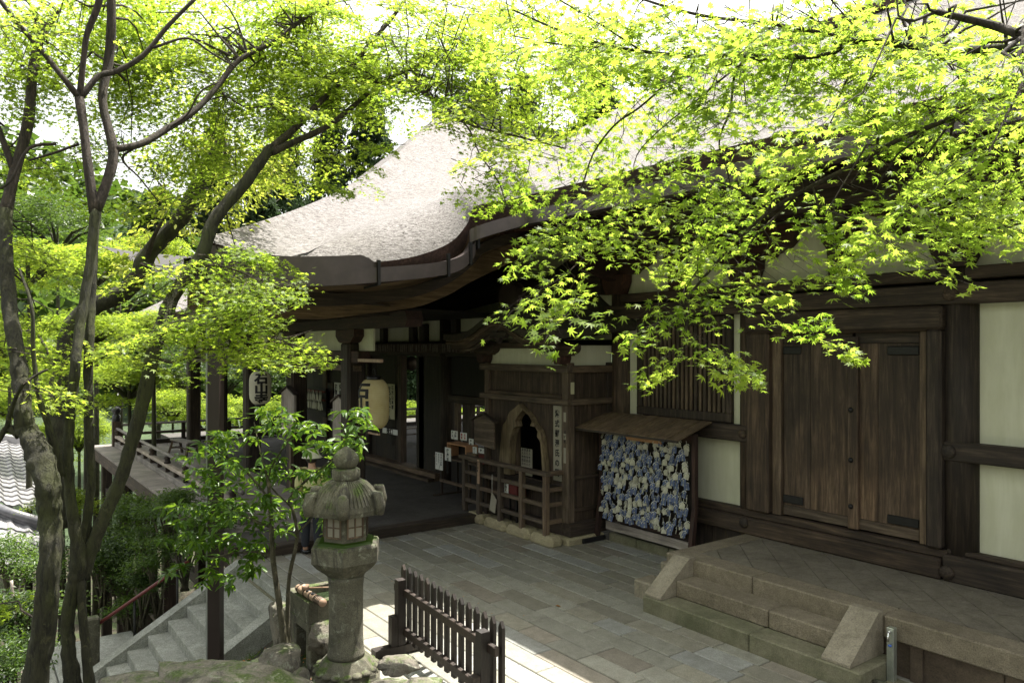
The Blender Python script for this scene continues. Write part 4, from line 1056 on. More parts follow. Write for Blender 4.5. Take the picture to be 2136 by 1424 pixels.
# standing roofed posts (left of lantern) and slope-topped board in front of the column
p=atY(600,860,5.9)
for (px0,pyt,pxw,Y,lab) in((600,806,27,5.75,'grey wooden stele with a small pitched top between the two lanterns'),(708,824,28,6.0,'pale wooden signpost with a slanted top in front of the big column')):
    a=atY(px0-pxw/2,pyt,Y);b=atY(px0+pxw/2,pyt,Y);c=(a.x+b.x)/2
    ST=empty('wooden_stele' if Y<5.9 else 'signpost',(c,Y,.15),lab,'sign post')
    m=MB();m.prism([(a.x,a.z-.9),(b.x,a.z-.9),(b.x,a.z-.12),(c,a.z),(a.x,a.z-.12)],lambda u,v,w:(u,w,v),(Y,Y+.05));m.build('board',M['grey_z'],ST)
    m=MB();m.beam((a.x-.05,Y+.02,a.z-.13),(c,Y+.02,a.z+.02),.12,.03);m.beam((c,Y+.02,a.z+.02),(b.x+.05,Y+.02,a.z-.13),.12,.03);m.build('cap',M['wood_x'],ST)
    m=MB();m.box((c-.06,Y+.05,.15),(c+.06,Y+.12,a.z-.2));m.build('post',M['tan_z'],ST)
# ================================================================== PAPER LANTERNS
def lantern(name,c,r,h,ang,paper,label,cords):
    o=empty(name,(c.x,c.y,c.z-h/2),label,'lantern')
    n=26;prof=[]
    def rad(t):
        return r*(1-abs(2*t-1)**5.0*.42)
    for i in range(n*4+1):
        t=i/(n*4);prof.append((rad(t)*(1+.012*math.cos(2*math.pi*t*n)),h*(t-.5)))
    m=MB();m.lathe(prof,c,40);m.build('paper_shade',paper,o)
    for nm,z0,z1 in(('bottom_ring',-.5*h-.05,-.5*h+.01),('top_ring',.5*h-.01,.5*h+.06)):
        m=MB();m.lathe([(r*.42,z0),(r*.47,z0+.01),(r*.47,z1),(r*.42,z1)],c,24);m.build(nm,M['black'],o)
    m=MB();m.tube([(c.x-r*.3,c.y,c.z+h/2+.05),(c.x-r*.15,c.y,c.z+h/2+.16),(c.x,c.y,c.z+h/2+.2),(c.x+r*.15,c.y,c.z+h/2+.16),(c.x+r*.3,c.y,c.z+h/2+.05)],.008,5);m.tube([(c.x,c.y,c.z+h/2+.2),(c.x,c.y,c.z+h/2+cords)],.006,4);m.build('hanging_hook',M['iron'],o)
    m=MB();cs=h*.335
    for i,ch in enumerate('石山寺'):
        v,f=glyphs(ch,.045,True);cy=h*.5-.05*h-cs*(.5+i*.92)
        vs=[]
        for a,b in v:
            u=a*cs*1.25;zz=cy+b*cs;th=ang+u/r;t=zz/h+.5;q=rad(t)*1.03+.002
            vs.append((c.x+q*math.cos(th),c.y+q*math.sin(th),c.z+zz))
        m.add(vs,f)
    m.build('lettering',M['ink'],o);return o
def camang(c,off): return math.atan2(-c.y,-c.x)+off
c=U(780,842,13.0);lantern('large_paper_lantern',c,.262,.84,camang(c,-.92),M['lpaper'],'large yellow ribbed paper lantern with black characters hanging in front of the exit notice',.32)
m=MB();m.box((c.x-.6,c.y-.03,c.z+.72),(c.x+.3,c.y+.03,c.z+.78),.006);m.build('lantern_arm',M['bamboo'],WH)
m=MB();m.box((c.x-.2,c.y-.02,c.z-.53),(c.x+.2,c.y+.02,c.z-.5));m.build('lantern_pole',M['bamboo'],WH)
c=U(543,808,16.6);lantern('small_paper_lantern',c,.235,.72,camang(c,.10),M['lpaper2'],'white paper lantern with three black characters hanging at the open side, farther left',.4)
m=MB();m.beam((c.x,c.y,c.z+.76),(c.x,6.1,c.z+.76),.05,.05);m.build('lantern_arm',M['wood_y'],WH)
c=U(858,757,20.);BL=empty('hanging_bell',(c.x,c.y,c.z-.2),'small dark bronze bell lamp hanging in the bright doorway','bell')
m=MB();m.lathe([(.05,-.2),(.16,-.14),(.18,0),(.17,.1),(.1,.16),(.03,.18)],c,16);m.build('bell_body',M['bell'],BL)
m=MB();m.tube([(c.x,c.y,c.z+.17),(c.x,c.y,3.9)],.012,5);m.build('chain',M['iron'],BL)
# ================================================================== BENCHES
def bench(x,y,rz,L,label):
    o=empty('wooden_bench',(0,0,0),label,'bench')
    m=MB();m.box((-L/2,-.16,.40),(L/2,.16,.445),.006);m.build('seat',M['grey_x'],o)
    for sx in(-1,1):
        for sy in(-1,1):
            m=MB();m.beam((sx*(L/2-.08),sy*.10,.40),(sx*(L/2-.02),sy*.2,0),.055,.055);m.build('leg',M['tan_z'],o)
        m=MB();m.box((sx*(L/2-.07)-.02,-.15,.16),(sx*(L/2-.07)+.02,.15,.21));m.build('stretcher',M['tan_y'],o)
    m=MB();m.box((-L/2+.06,-.02,.18),(L/2-.06,.02,.22));m.build('stretcher',M['tan_x'],o)
    o.location=(x,y,.15);o.rotation_euler=(0,0,rz);return o
p=atZ(376,950,.15);bench(p.x,p.y+.1,R(8),1.35,'low grey wooden bench standing on the open veranda')
p=atY(860,905,12.5);bench(p.x,12.5,R(90),1.3,'dark bench with a green cushion seen through the narrow doorway')
# ================================================================== STEEL POST
X0=U(447,900,8.85)
SP=empty('steel_post',(X0.x,X0.y,-.5),'tall square brown steel post with a pale drainpipe edge, in front of the stairs','post')
rgt=Vector((SA,CA,0));fw=Vector((-CA,SA,0))
def rot_box(m,c,w,dp,z0,z1,rgt=rgt,fw=fw):
    vs=[c+rgt*(sx*w/2)+fw*(sy*dp/2)+Vector((0,0,z)) for sx in(-1,1) for sy in(-1,1) for z in(z0,z1)]
    vs=[Vector((v.x,v.y,v.z)) for v in vs];m.add(vs,[(0,1,3,2),(4,6,7,5),(0,4,5,1),(2,3,7,6),(0,2,6,4),(1,5,7,3)])
c=Vector((U(450,900,8.85).x,U(450,900,8.85).y,0));m=MB();rot_box(m,c,.14,.14,-.7,4.28);m.build('post',M['steel'],SP)
m=MB();rot_box(m,c-rgt*.085,.024,.10,-.55,3.72);m.build('drainpipe',M['strip'],SP)
# ================================================================== PICKET FENCE
p=Vector((-7.36,3.92,0));q=Vector((-5.32,3.79,0));d=(q-p).normalized();nrm=Vector((-d.y,d.x,0));Lf=(q-p).length
PF=empty('picket_fence',(p+q)/2,'short dark painted picket fence on feet standing on the paving','fence')
np_=15
for i in range(np_):
    c=p+d*(Lf*i/(np_-1))+nrm*.028
    m=MB();vs=[];z1=.86
    out=[(-.034,.10),(.034,.10),(.034,z1),(0,z1+.055),(-.034,z1)]
    m.prism(out,lambda u,v,w:(c.x+d.x*u+nrm.x*w,c.y+d.y*u+nrm.y*w,v),(-.016,.016));m.build('picket',M['fence'],PF)
for z in(.66,.24):
    m=MB();a=p-d*.08-nrm*.03;b=q+d*.02-nrm*.03;m.beam((a.x,a.y,z),(b.x,b.y,z),.05,.08,bev=.005);m.build('rail',M['fence'],PF)
for t in(.13,Lf-.16):
    c=p+d*t-nrm*.07
    m=MB();rot_box(m,c,.10,.09,0,.80,d,nrm);m.build('post',M['fence'],PF)
    m=MB();rot_box(m,c-nrm*.085,.09,.07,0,.42,d,nrm);m.build('brace',M['fence'],PF)
    m=MB();rot_box(m,c,.12,.62,.02,.10,d,nrm);m.build('foot',M['fence'],PF)
# ================================================================== STONE LANTERN
c=Vector((-6.82,3.03,0));SL=empty('stone_lantern',c,'tall mossy hexagonal stone lantern with a round pillar, in front of the paving','lantern')
rt=R(31)
def SLp(name,prof,n,rot=rt,smooth=False,mat='lantern',**kw):
    m=MB();m.lathe(prof,c,n,rot,smooth);return m.build(name,M[mat],SL,**kw)
SLp('base',[(.345,-.35),(.35,-.3),(.35,-.02),(.365,.0),(.365,.13),(.35,.15)],6)
for k in range(6):
    for s_ in(-1,1):
        a=rt+math.pi/6+k*math.pi/3;ap=.35*math.cos(math.pi/6);nx,ny=math.cos(a),math.sin(a);tx,ty_=-ny,nx
        m=MB();m.prism([(s_*.085-.07,-.25),(s_*.085+.07,-.25),(s_*.085+.07,-.04),(s_*.085-.07,-.04)],lambda u,v,w:(c.x+nx*(ap+w)+tx*u,c.y+ny*(ap+w)+ty_*u,v),(-.03,.008));m.build('base_panel',M['rock'],SL)
m=MB();m.lathe([(.345,.149),(.335,.18),(.27,.25),(.215,.30),(.20,.31)],c,6,rt,False)
for k in range(18):
    a=rt+k*math.pi/9+.1;m.sph((c.x+.272*math.cos(a),c.y+.272*math.sin(a),.205),(.055,.055,.03),10,6)
m.build('lotus_petals',M['lantern'],SL)
m=MB();prof=[(.178,.31),(.18,.35),(.172,.37),(.165,.5),(.163,.75),(.165,1.0),(.172,1.06),(.18,1.10)];m.lathe(prof,c,40,0,True)
pl=m.build('pillar',M['lantern'],SL)
SLp('platform_neck',[(.18,1.10),(.22,1.14),(.30,1.20),(.345,1.25)],6)
SLp('platform',[(.345,1.25),(.355,1.26),(.355,1.40),(.34,1.42),(.20,1.44)],6)
SLp('moss_cap',[(.30,1.425),(.28,1.445),(.2,1.455)],6,mat='grass')
fb=SLp('fire_box',[(.225,1.44),(.225,1.72),(.20,1.73)],6)
for k in range(6):
    a=rt+math.pi/6+k*math.pi/3;ap=.225*math.cos(math.pi/6);nx,ny=math.cos(a),math.sin(a);tx,ty_=-ny,nx
    def fq(u,v,w,nx=nx,ny=ny,tx=tx,ty_=ty_): return (c.x+nx*(ap+w)+tx*u,c.y+ny*(ap+w)+ty_*u,v)
    m=MB();m.prism([(-.075,1.50),(.075,1.50),(.075,1.69),(-.075,1.69)],fq,(.001,.004));pn=m.build('window_paper',M['signboard'],fb)
    m=MB()
    for u0,u1,v0,v1 in((-.085,-.07,1.49,1.70),(.07,.085,1.49,1.70),(-.07,.07,1.49,1.505),(-.07,.07,1.685,1.70),(-.006,.006,1.505,1.685),(-.07,-.006,1.59,1.60),(.006,.07,1.59,1.60)):
        m.prism([(u0,v0),(u1,v0),(u1,v1),(u0,v1)],fq,(.004,.014))
    m.build('window_lattice',M['tan_z'],fb)
rp=[(.30,1.70),(.375,1.71),(.385,1.755),(.37,1.80),(.33,1.86),(.28,1.93),(.22,1.985),(.15,2.02),(.11,2.035)]
m=MB();m.lathe(rp,c,6,rt,False);
for k in range(6): # ribbed faces: fine raised ribs
    for j in range(1,9):
        a0=rt+k*math.pi/3;a1=a0+math.pi/3;t=j/9
        def pt(r,z): 
            x=r*(math.cos(a0)*(1-t)+math.cos(a1)*t);y=r*(math.sin(a0)*(1-t)+math.sin(a1)*t);return Vector((c.x+x,c.y+y,z))
        m.tube([pt(r*1.0,z+.002) for r,z in rp[3:8]],[.009,.009,.008,.006,.004],4,False)
m.build('roof',M['lantern'],SL)
for k in range(6):
    a=rt+k*math.pi/3;x=c.x+.36*math.cos(a);y=c.y+.36*math.sin(a)
    m=MB();m.sph((x,y,1.82),(.055,.055,.075),12,8);m.tube([(x-.05*math.cos(a),y-.05*math.sin(a),1.90),(x,y,1.90),(x+.02*math.cos(a),y+.02*math.sin(a),1.80),(x+.01*math.cos(a),y+.01*math.sin(a),1.72)],[.04,.055,.06,.05],10);m.build('roof_curl',M['lantern'],SL)
m=MB();m.lathe([(.125,2.02),(.135,2.04),(.135,2.12),(.11,2.135)],c,24,0,True);m.lathe([(.07,2.13),(.10,2.15),(.122,2.20),(.118,2.25),(.08,2.30),(.03,2.335),(.008,2.345)],c,24,0,True);m.build('finial',M['lantern'],SL)
# ================================================================== WATER BASIN
bx0,bx1,by0,by1=-8.42,-7.78,3.03,3.62;bz0,bz1=.22,.55
WB=empty('water_basin',((bx0+bx1)/2,(by0+by1)/2,-.1),'rectangular stone water basin on legs behind the stone lantern','basin')
m=MB();m.box((bx0,by0,bz0),(bx1,by1,bz0+.1),.01)
for a,b in(((bx0,by0,bz0+.1),(bx1,by0+.09,bz1)),((bx0,by1-.09,bz0+.1),(bx1,by1,bz1)),((bx0,by0+.09,bz0+.1),(bx0+.09,by1-.09,bz1)),((bx1-.09,by0+.09,bz0+.1),(bx1,by1-.09,bz1))): m.box(a,b,.006)
m.build('trough',M['lantern'],WB)
m=MB();m.box((bx0+.09,by0+.09,bz0+.12),(bx1-.09,by1-.09,bz0+.24));m.build('water',M['water'],WB)
for x in(bx0+.03,bx1-.17):
    for y in(by0+.03,by1-.17):
        m=MB();m.box((x,y,-.35),(x+.14,y+.14,bz0),.01);m.build('leg',M['lantern'],WB)
a=U(622,1217,8.45);b=U(674,1250,7.95);a.z=b.z=bz1+.045
m=MB();m.tube([a,a.lerp(b,.3),a.lerp(b,.7),b],[.04,.04,.041,.043],14);o=m.build('bamboo_ladle_rest',M['bamboo'],None,'thick bamboo pole lying across the near rim of the stone basin','bamboo pole')
m=MB();
for t in(.08,.34,.56,.75,.8,.85,.9,.95): 
    p=a.lerp(b,t);dd=(b-a).normalized()*.008;m.tube([p-dd,p+dd],[.046,.046],14)
m.build('node_rings',M['tan_x'],o)
m=MB()
for t in(.42,.62): 
    p=a.lerp(b,t);m.sph((p.x,p.y,p.z+.028),(.045,.03,.02),8,5)
m.build('ladle_slot',M['black'],o)
m=MB();s_=a.lerp(b,.3)+Vector((.02,.02,.05));m.tube([s_,s_+Vector((.22,.36,.0))],.008,6);o=m.build('water_ladle',M['bamboo'],None,'thin bamboo water ladle laid over the basin','ladle')
m=MB();m.lathe([(.04,-.03),(.042,.03),(.036,.03),(.034,-.02)],s_+Vector((-.02,-.02,.0)),14);m.build('ladle_cup',M['bamboo'],o)
# ================================================================== VOTIVE PLAQUE STAND
vy=8.88
xa=atY(1250,1000,vy).x;xb=atY(1444,1000,vy).x
VS=empty('plaque_stand',((xa+xb)/2,vy,0),'roofed timber stand hung with rows of blue votive plaques against the hall wall','stand')
for x in(xa,xb):
    m=MB();m.prism([(vy+.03,.9),(vy+.10,.9),(vy-.02,.05),(vy-.10,.05)],lambda u,v,w:(w,u,v),(x-.035,x+.035));m.box((x-.034,vy+.02,.9),(x+.034,vy+.1,2.0),.004);m.build('upright',M['red_z'],VS)
m=MB();m.box((xa-.06,vy-.42,-.0),(xa+.06,vy+.1,.08),.01);m.build('foot',M['black'],VS)
m=MB();m.box((xb-.06,vy-.42,-.0),(xb+.06,vy+.1,.08),.01);m.build('foot',M['black'],VS)
m=MB();m.box((xa+.035,vy+.05,.37),(xb-.035,vy+.1,.47));m.build('lower_bar',M['red_x'],VS)
m=MB();m.box((xa+.035,vy+.05,1.86),(xb-.035,vy+.1,1.97));m.build('upper_bar',M['red_x'],VS)
m=MB();m.box((xa+.035,vy+.1,.47),(xb-.035,vy+.13,1.86));m.build('back_board',M['dark'],VS)
m=MB();m.box((xa+.1,vy+.06,.2),(xb-.1,vy+.09,.34));m.build('lower_board',M['grey_x'],VS)
n=11;w_=(xb-xa+.30)/n
m=MB()
for i in range(n):
    x0=xa-.22+i*w_;m.prism([(vy-.40,1.93),(vy+.36,2.16),(vy+.36,2.18),(vy-.40,1.95)],lambda u,v,w:(w,u,v+.004*(i%2)),(x0+.003,x0+w_-.003))
m.build('plank_roof',M['eave_y'],VS)
m=MB();m.box((xa-.21,vy-.41,1.905),(xb+.07,vy-.385,1.94));m.build('roof_edge',M['wood_x'],VS)
a=atY(1300,905,vy-.05);b=atY(1372,905,vy-.05)
m=MB();m.prism([(a.x,1.93),(b.x,1.93),(b.x+.09,1.80),(a.x+.09,1.80)],lambda u,v,w:(u,w,v),(vy-.06,vy-.045));o=m.build('orange_sign',M['copperboard'],None,'orange-tan slanted wooden sign with black script under the plaque stand roof','sign')
m=MB()
for i in range(22):
    x=a.x+.06+i*(b.x-a.x-.08)/22;pts=[(x+.015*math.sin(i*2.1+t*2.2),vy-.065,1.90-.05*math.sin(t*1.3+i)**2) for t in range(4)];m.tube(pts,.004,3)
m.build('lettering',M['ink'],o)
# plaques: blue bullet-shaped tablets and pale backs, each tied with a cord
def plaque(kind):
    m=MB();w=.046;h=.125
    out=[(-w,-h),(w,-h),(w,-.03),(w*.75,-.008),(0,0),(-w*.75,-.008),(-w,-.03)] if kind==0 else [(-w,-h*.9),(w,-h*.9),(w,-.04),(0,0),(-w,-.04)]
    m.prism(out,lambda u,v,w_:(u,w_,v),(-.004,.004));me=m.build('votive_plaque',M['emablue' if kind==0 else 'emapale'],None,
      'small blue bullet-shaped votive plaque hanging on the roofed stand' if kind==0 else 'small pale house-shaped votive plaque back hanging on the roofed stand','votive plaque',
      'blue votive plaques on the stand' if kind==0 else 'pale votive plaques on the stand')
    me.location=(0,0,0)
    # re-centre on its hanging point
    for v in me.data.vertices: v.co.z-=h if kind==0 else h*.9
    if kind==0:
        m=MB();m.prism([(-.012,-.032),(.012,-.032),(.012,-.05),(.001,-.05),(.001,-.10),(.012,-.10),(.012,-.118),(-.012,-.118),(-.012,-.10),(-.001,-.10),(-.001,-.05),(-.012,-.05)],lambda u,v,w:(u,w,v),(-.0065,-.0045));q=m.build('seal',M['emapale'],me)
    m=MB();m.tube([(0,-.006,-.01),(.01,-.008,.03),(0,-.006,.05)],.0045,3);m.tube([(0,-.007,-.005),(-.035,-.012,-.03),(-.05,-.012,-.06)],.006,3);m.tube([(0,-.007,0),(.04,-.012,.0),(.055,-.012,-.02)],.006,3);m.build('cord',M['cord'],me)
    return me
protos=[plaque(0),plaque(1)];used=[0,0]
nx,nz=18,16
for j in range(nz):
    for i in range(nx):
        if rnd.random()<.07: continue
        k=0 if rnd.random()<.60 else 1
        x=xa+.10+(xb-xa-.2)*(i+.5*(j%2)*.8)/(nx-.5)+rnd.uniform(-.025,.025);z=1.86-(1.34)*(j/(nz-1))+rnd.uniform(-.025,.025)
        o=protos[k] if not used[k] else copy_tree(protos[k]);used[k]+=1
        o.location=(x,vy+.03-rnd.uniform(0,.07),z);o.rotation_euler=(rnd.uniform(-.35,.1),rnd.gauss(0,.16),rnd.gauss(0,.5 if k else .3))
        s_=rnd.uniform(.8,1.05);o.scale=(s_,s_,s_)
# ================================================================== TAP POST AND SINK
TP=empty('tap_post',(-3.72,7.42,0),'slim grey metal tap post with chrome spout and blue handle beside the steps','tap')
m=MB();m.box((-3.755,7.39,0),(-3.685,7.46,.54),.004)
for k in range(4): m.box((-3.75+.017*k,7.386,.01),(-3.741+.017*k,7.39,.34))
m.build('post',M['metal'],TP)
m=MB();m.tube([(-3.72,7.39,.50),(-3.72,7.36,.50),(-3.715,7.34,.47),(-3.712,7.335,.42)],.010,8);m.sph((-3.72,7.375,.505),(.014,.014,.014));m.build('spout',M['chrome'],TP)
m=MB();m.sph((-3.71,7.365,.375),(.02,.015,.012));m.build('handle',M['blue'],TP)
SK=empty('stone_sink',(-3.5,7.25,0),'low square stone drain sink at the foot of the tap post','sink')
m=MB();m.box((-3.74,7.10,0),(-3.33,7.16,.10),.006);m.box((-3.33,7.10,0),(-3.27,7.5,.10),.006);m.build('sink_walls',M['lantern'],SK)
m=MB();m.box((-3.74,7.16,0),(-3.33,7.5,.02));m.build('sink_floor',M['greenstone'],SK)
# ================================================================== STONE POST AND RED HANDRAIL
p=atX(192,1300,-12.1);m=MB();m.box((-12.2,p.y-.09,-1.6),(-12.02,p.y+.09,-.52),.02);m.build('stone_post',M['lantern'],None,'squared stone post beside the foot of the stairs','post')
a=atX(203,1302,-12.1);b=atX(370,1186,-12.1);b2=a.lerp(b,1.15)
HRR=empty('red_handrail',(a.x,a.y,a.z-.8),'sloping dark red painted handrail along the stairs','handrail')
m=MB();m.tube([a,b2],[.026,.026],8);m.build('rail',M['redpaint'],HRR)
m=MB();m.tube([a,(a.x,a.y-.02,a.z-.1),(a.x,a.y+.02,a.z-.16)],.02,6);m.build('rail_end',M['redpaint'],HRR)
for t in(.45,1.):
    q=a.lerp(b,t);m=MB();m.tube([q,(q.x,q.y,q.z-1.1)],.018,6);m.build('support',M['iron'],HRR)
# ================================================================== TILED ROOF BUILDING (far left)
TR=empty('tiled_roof_building',(-21,-3.4,-3.5),'lower building with a sunlit pale tiled roof at the left edge','building')
def tile_field(O,u,v,nu,nv,pu,pv,name,amp=.05):
    m=MB();nn=u.cross(v).normalized()
    if nn.z<0: nn=-nn
    for j in range(nv):
        rows=[]
        for t in(0,1):
            row=[]
            for i in range(nu*8+1):
                ph=i/8;h=amp*math.cos(2*math.pi*ph)*.5+amp*.25*math.cos(4*math.pi*ph)
                row.append(tuple(O+u*(ph*pu)+v*((j+t*1.03)*pv)+nn*(h+(0 if t==0 else .045))))
            rows.append(row)
        rows.append([tuple(Vector(q)-nn*.04) for q in rows[-1]])
        m.grid(rows,False)
    m.build(name,M['tile'],TR)
# lower slope facing the stairs
a=U(-60,1068,19);b=U(86,1092,19.2);e0=U(-60,1165,17.6);
u=(b-a).normalized();v=(e0-a);pv=v.length/4
tile_field(a-u*1.2,u,v.normalized(),7,4,.43,pv,'roof_tiles')
a2=U(-60,905,27);b2=U(40,925,27.5);c2=U(-60,1040,19.6);u2=(b2-a2).normalized();v2=(c2-a2)
tile_field(a2-u2*1,u2,v2.normalized(),8,18,.42,v2.length/18,'roof_tiles',.07)
m=MB();A=U(-60,1040,19.3);Bq=U(90,1090,19.0)
for k,(dz,r_) in enumerate(((.0,.13),(-.12,.1),(-.2,.09))): m.tube([A+Vector((0,0,dz+.05)),A.lerp(Bq,.5)+Vector((0,0,dz-.03)),Bq+Vector((0,0,dz))],r_,8)
m.build('ridge_tiles',M['tileedge'],TR)
a=U(-60,925-22,27.2);b=U(60,945-22,27.4);m=MB();m.beam(a,b,.3,.3);m.build('ridge_tiles',M['tile'],TR)
m=MB();a=U(-60,1172,17.7);b=U(76,1152,18.2);m.beam(a,b,.2,.22);a=U(-60,1205,17.9);b=U(72,1178,18.4);m.beam(a,b,.14,.10);m.build('eave_beam',M['wood_x'],TR)
m=MB();m.box((-24,-5,-7),(-19.5,-2.6,-1.9));m.build('wall',M['wood_z'],TR)
# ================================================================== PERSON
def skinned(name,nodes,edges,mat,parent,label=None,sub=2):
    me=bpy.data.meshes.new(name);o0=worg(parent)
    me.from_pydata([tuple(Vector(p[:3])-o0) for p in nodes],edges,[])
    o=bpy.data.objects.new(name,me);COL.objects.link(o);o.parent=parent
    md=o.modifiers.new('Skin','SKIN')
    for i,p in enumerate(nodes):
        r=p[3];me.skin_vertices[0].data[i].radius=(r,p[4] if len(p)>4 else r)
    me.skin_vertices[0].data[0].use_root=True
    md.use_smooth_shade=True
    s_=o.modifiers.new('Sub','SUBSURF');s_.levels=sub;s_.render_levels=sub
    me.materials.append(mat)
    return o
pp=U(650,900,12.0);PG=Vector((pp.x,pp.y,0))
PE=empty('person',PG,'person seen from behind, cream bucket hat, khaki jacket, dark trousers, standing beyond the glossy shrub','person')
def q(r,f,z): return tuple(PG+rgt*r+fw*f+Vector((0,0,z)))
sk=[(*q(0,0,.88),.12,.10),(*q(0,0,1.08),.12,.09),(*q(0,.01,1.28),.15,.10),(*q(0,.0,1.37),.07,.06),(*q(0,.02,1.45),.05),(*q(0,.03,1.54),.085,.095),(*q(0,.02,1.63),.06),
 (*q(-.17,.0,1.33),.06),(*q(-.22,.03,1.06),.045),(*q(-.18,.2,.98),.035),(*q(-.16,.28,.99),.028),
 (*q(.17,.0,1.33),.06),(*q(.22,.03,1.06),.045),(*q(.18,.2,.98),.035),(*q(.16,.28,.99),.028),
 (*q(-.09,0,.82),.09),(*q(-.10,.02,.46),.06),(*q(-.10,-.01,.09),.042),(*q(-.11,.13,.04),.035),
 (*q(.09,0,.82),.09),(*q(.10,.0,.46),.06),(*q(.12,-.06,.09),.042),(*q(.13,.08,.04),.035)]
ed=[(0,1),(1,2),(2,3),(3,4),(4,5),(5,6),(2,7),(7,8),(8,9),(9,10),(2,11),(11,12),(12,13),(13,14),(0,15),(15,16),(16,17),(17,18),(0,19),(19,20),(20,21),(21,22)]
skinned('body',sk,ed,M['skin'],PE)
jk=[(*q(0,0,.84),.17,.13),(*q(0,0,1.08),.16,.12),(*q(0,.01,1.28),.18,.12),(*q(0,.0,1.38),.08,.07),(*q(-.18,.0,1.33),.075),(*q(-.23,.03,1.06),.062),(*q(-.19,.19,.98),.05),(*q(.18,.0,1.33),.075),(*q(.23,.03,1.06),.062),(*q(.19,.19,.98),.05)]
skinned('jacket',jk,[(0,1),(1,2),(2,3),(2,4),(4,5),(5,6),(2,7),(7,8),(8,9)],M['jacket'],PE)
tr=[(*q(0,0,.88),.13,.11),(*q(-.09,0,.80),.105),(*q(-.10,.02,.46),.08),(*q(-.10,-.01,.10),.065),(*q(.09,0,.80),.105),(*q(.10,.0,.46),.08),(*q(.12,-.06,.10),.065)]
skinned('trousers',tr,[(0,1),(1,2),(2,3),(0,4),(4,5),(5,6)],M['trousers'],PE)
for s_,f_ in((-.11,.05),(.125,0)):
    m=MB();c=Vector(q(s_,f_+.02,.04));m.sph(c,(.11,.085,.045),12,7);m.build('shoe',M['black'],PE)
hc=Vector(q(0,.03,1.59))
m=MB();m.lathe([(.165,-.045),(.16,-.035),(.115,.01),(.108,.05),(.098,.085),(.05,.10),(.005,.102)],hc,24);m.build('bucket_hat',M['hat'],PE)
m=MB();m.sph(Vector(q(0,.0,1.53)),(.092,.092,.075),14,8);m.build('hair',M['hair'],PE)
# ================================================================== ROCKS
import mathutils
def rock(c,r,name='garden_rock',mat='rock',label=None,seed=0,flat=.3,rz=0,sub=4):
    bm=__import__('bmesh').new();__import__('bmesh').ops.create_icosphere(bm,subdivisions=sub,radius=1)
    off=Vector((seed*3.7,seed*1.3,seed*7.1));fine=r[0]*9
    for v in bm.verts:
        p=v.co.copy();n1=mathutils.noise.fractal(p*1.1+off,1,2,5);n2=mathutils.noise.fractal(p*4+off,1,2,4)
        n3=mathutils.noise.ridged_multi_fractal(Vector((p.x*fine*.35,p.y*fine*.35,p.z*6))+off,1,2,5,1,2)
        v.co=p*(1+.30*n1+.13*n2+.06*n3)
        for k in range(4):
            nv=Vector((math.sin(seed*5+k*2.1),math.cos(seed*3+k*1.7),.3+.4*math.sin(k+seed))).normalized();dd=v.co.dot(nv)
            if dd>.72: v.co-=nv*(dd-.72)*.85
        if v.co.z>.75: v.co.z=.75+(v.co.z-.75)*flat
        v.co=Vector((v.co.x*r[0],v.co.y*r[1],v.co.z*r[2]))
    me=bpy.data.meshes.new(name);bm.to_mesh(me);bm.free();me.materials.append(M[mat])
    for p in me.polygons:p.use_smooth=True
    o=bpy.data.objects.new(name,me);COL.objects.link(o);o.location=c;o.rotation_euler=(0,0,rz)
    tag(o,label,'rock');return o
rock(U(470,1452,6.0),(.72,.42,.26),label='large pale furrowed rock at the bottom edge in front of the stairs',seed=1,rz=.9,sub=6)
rock(U(285,1450,6.0),(.38,.3,.2),label='green mossy rock at the bottom edge, left of the large pale rock',seed=2,rz=.3)
rock(U(590,1380,7.3),(.24,.2,.16),label='grey flat-topped rock at the foot of the glossy shrub',seed=3)
rock(U(680,1320,8.2),(.24,.2,.2),label='rounded rock tucked behind the stone lantern pillar',seed=4)
rock(U(597,1300,8.9),(.28,.2,.32),label='upright reddish rock behind the shrub stems beside the stairs',seed=5)
rock(U(602,1440,6.9),(.30,.2,.14),label='low brownish rock between the stone lantern and the large pale rock',seed=6,rz=1.)
rock(U(622,1432,7.1),(.08,.12,.2),label='narrow pale upright rock touching the lantern base',seed=7)
rock(U(832,1385,7.0),(.19,.15,.08),label='flat sunlit rock between lantern and picket fence foot',seed=8,rz=.4)
rock(U(822,1450,6.55),(.26,.2,.12),label='long angular rock at the bottom edge in front of the lantern',seed=9,rz=.8)
rock(U(880,1440,6.5),(.22,.2,.09),label='dark mossy rock at the bottom edge below the picket fence',seed=10)
rock(U(540,1430,6.6),(.3,.2,.16),label='mossy rock right behind the large pale rock',seed=12,rz=.4)
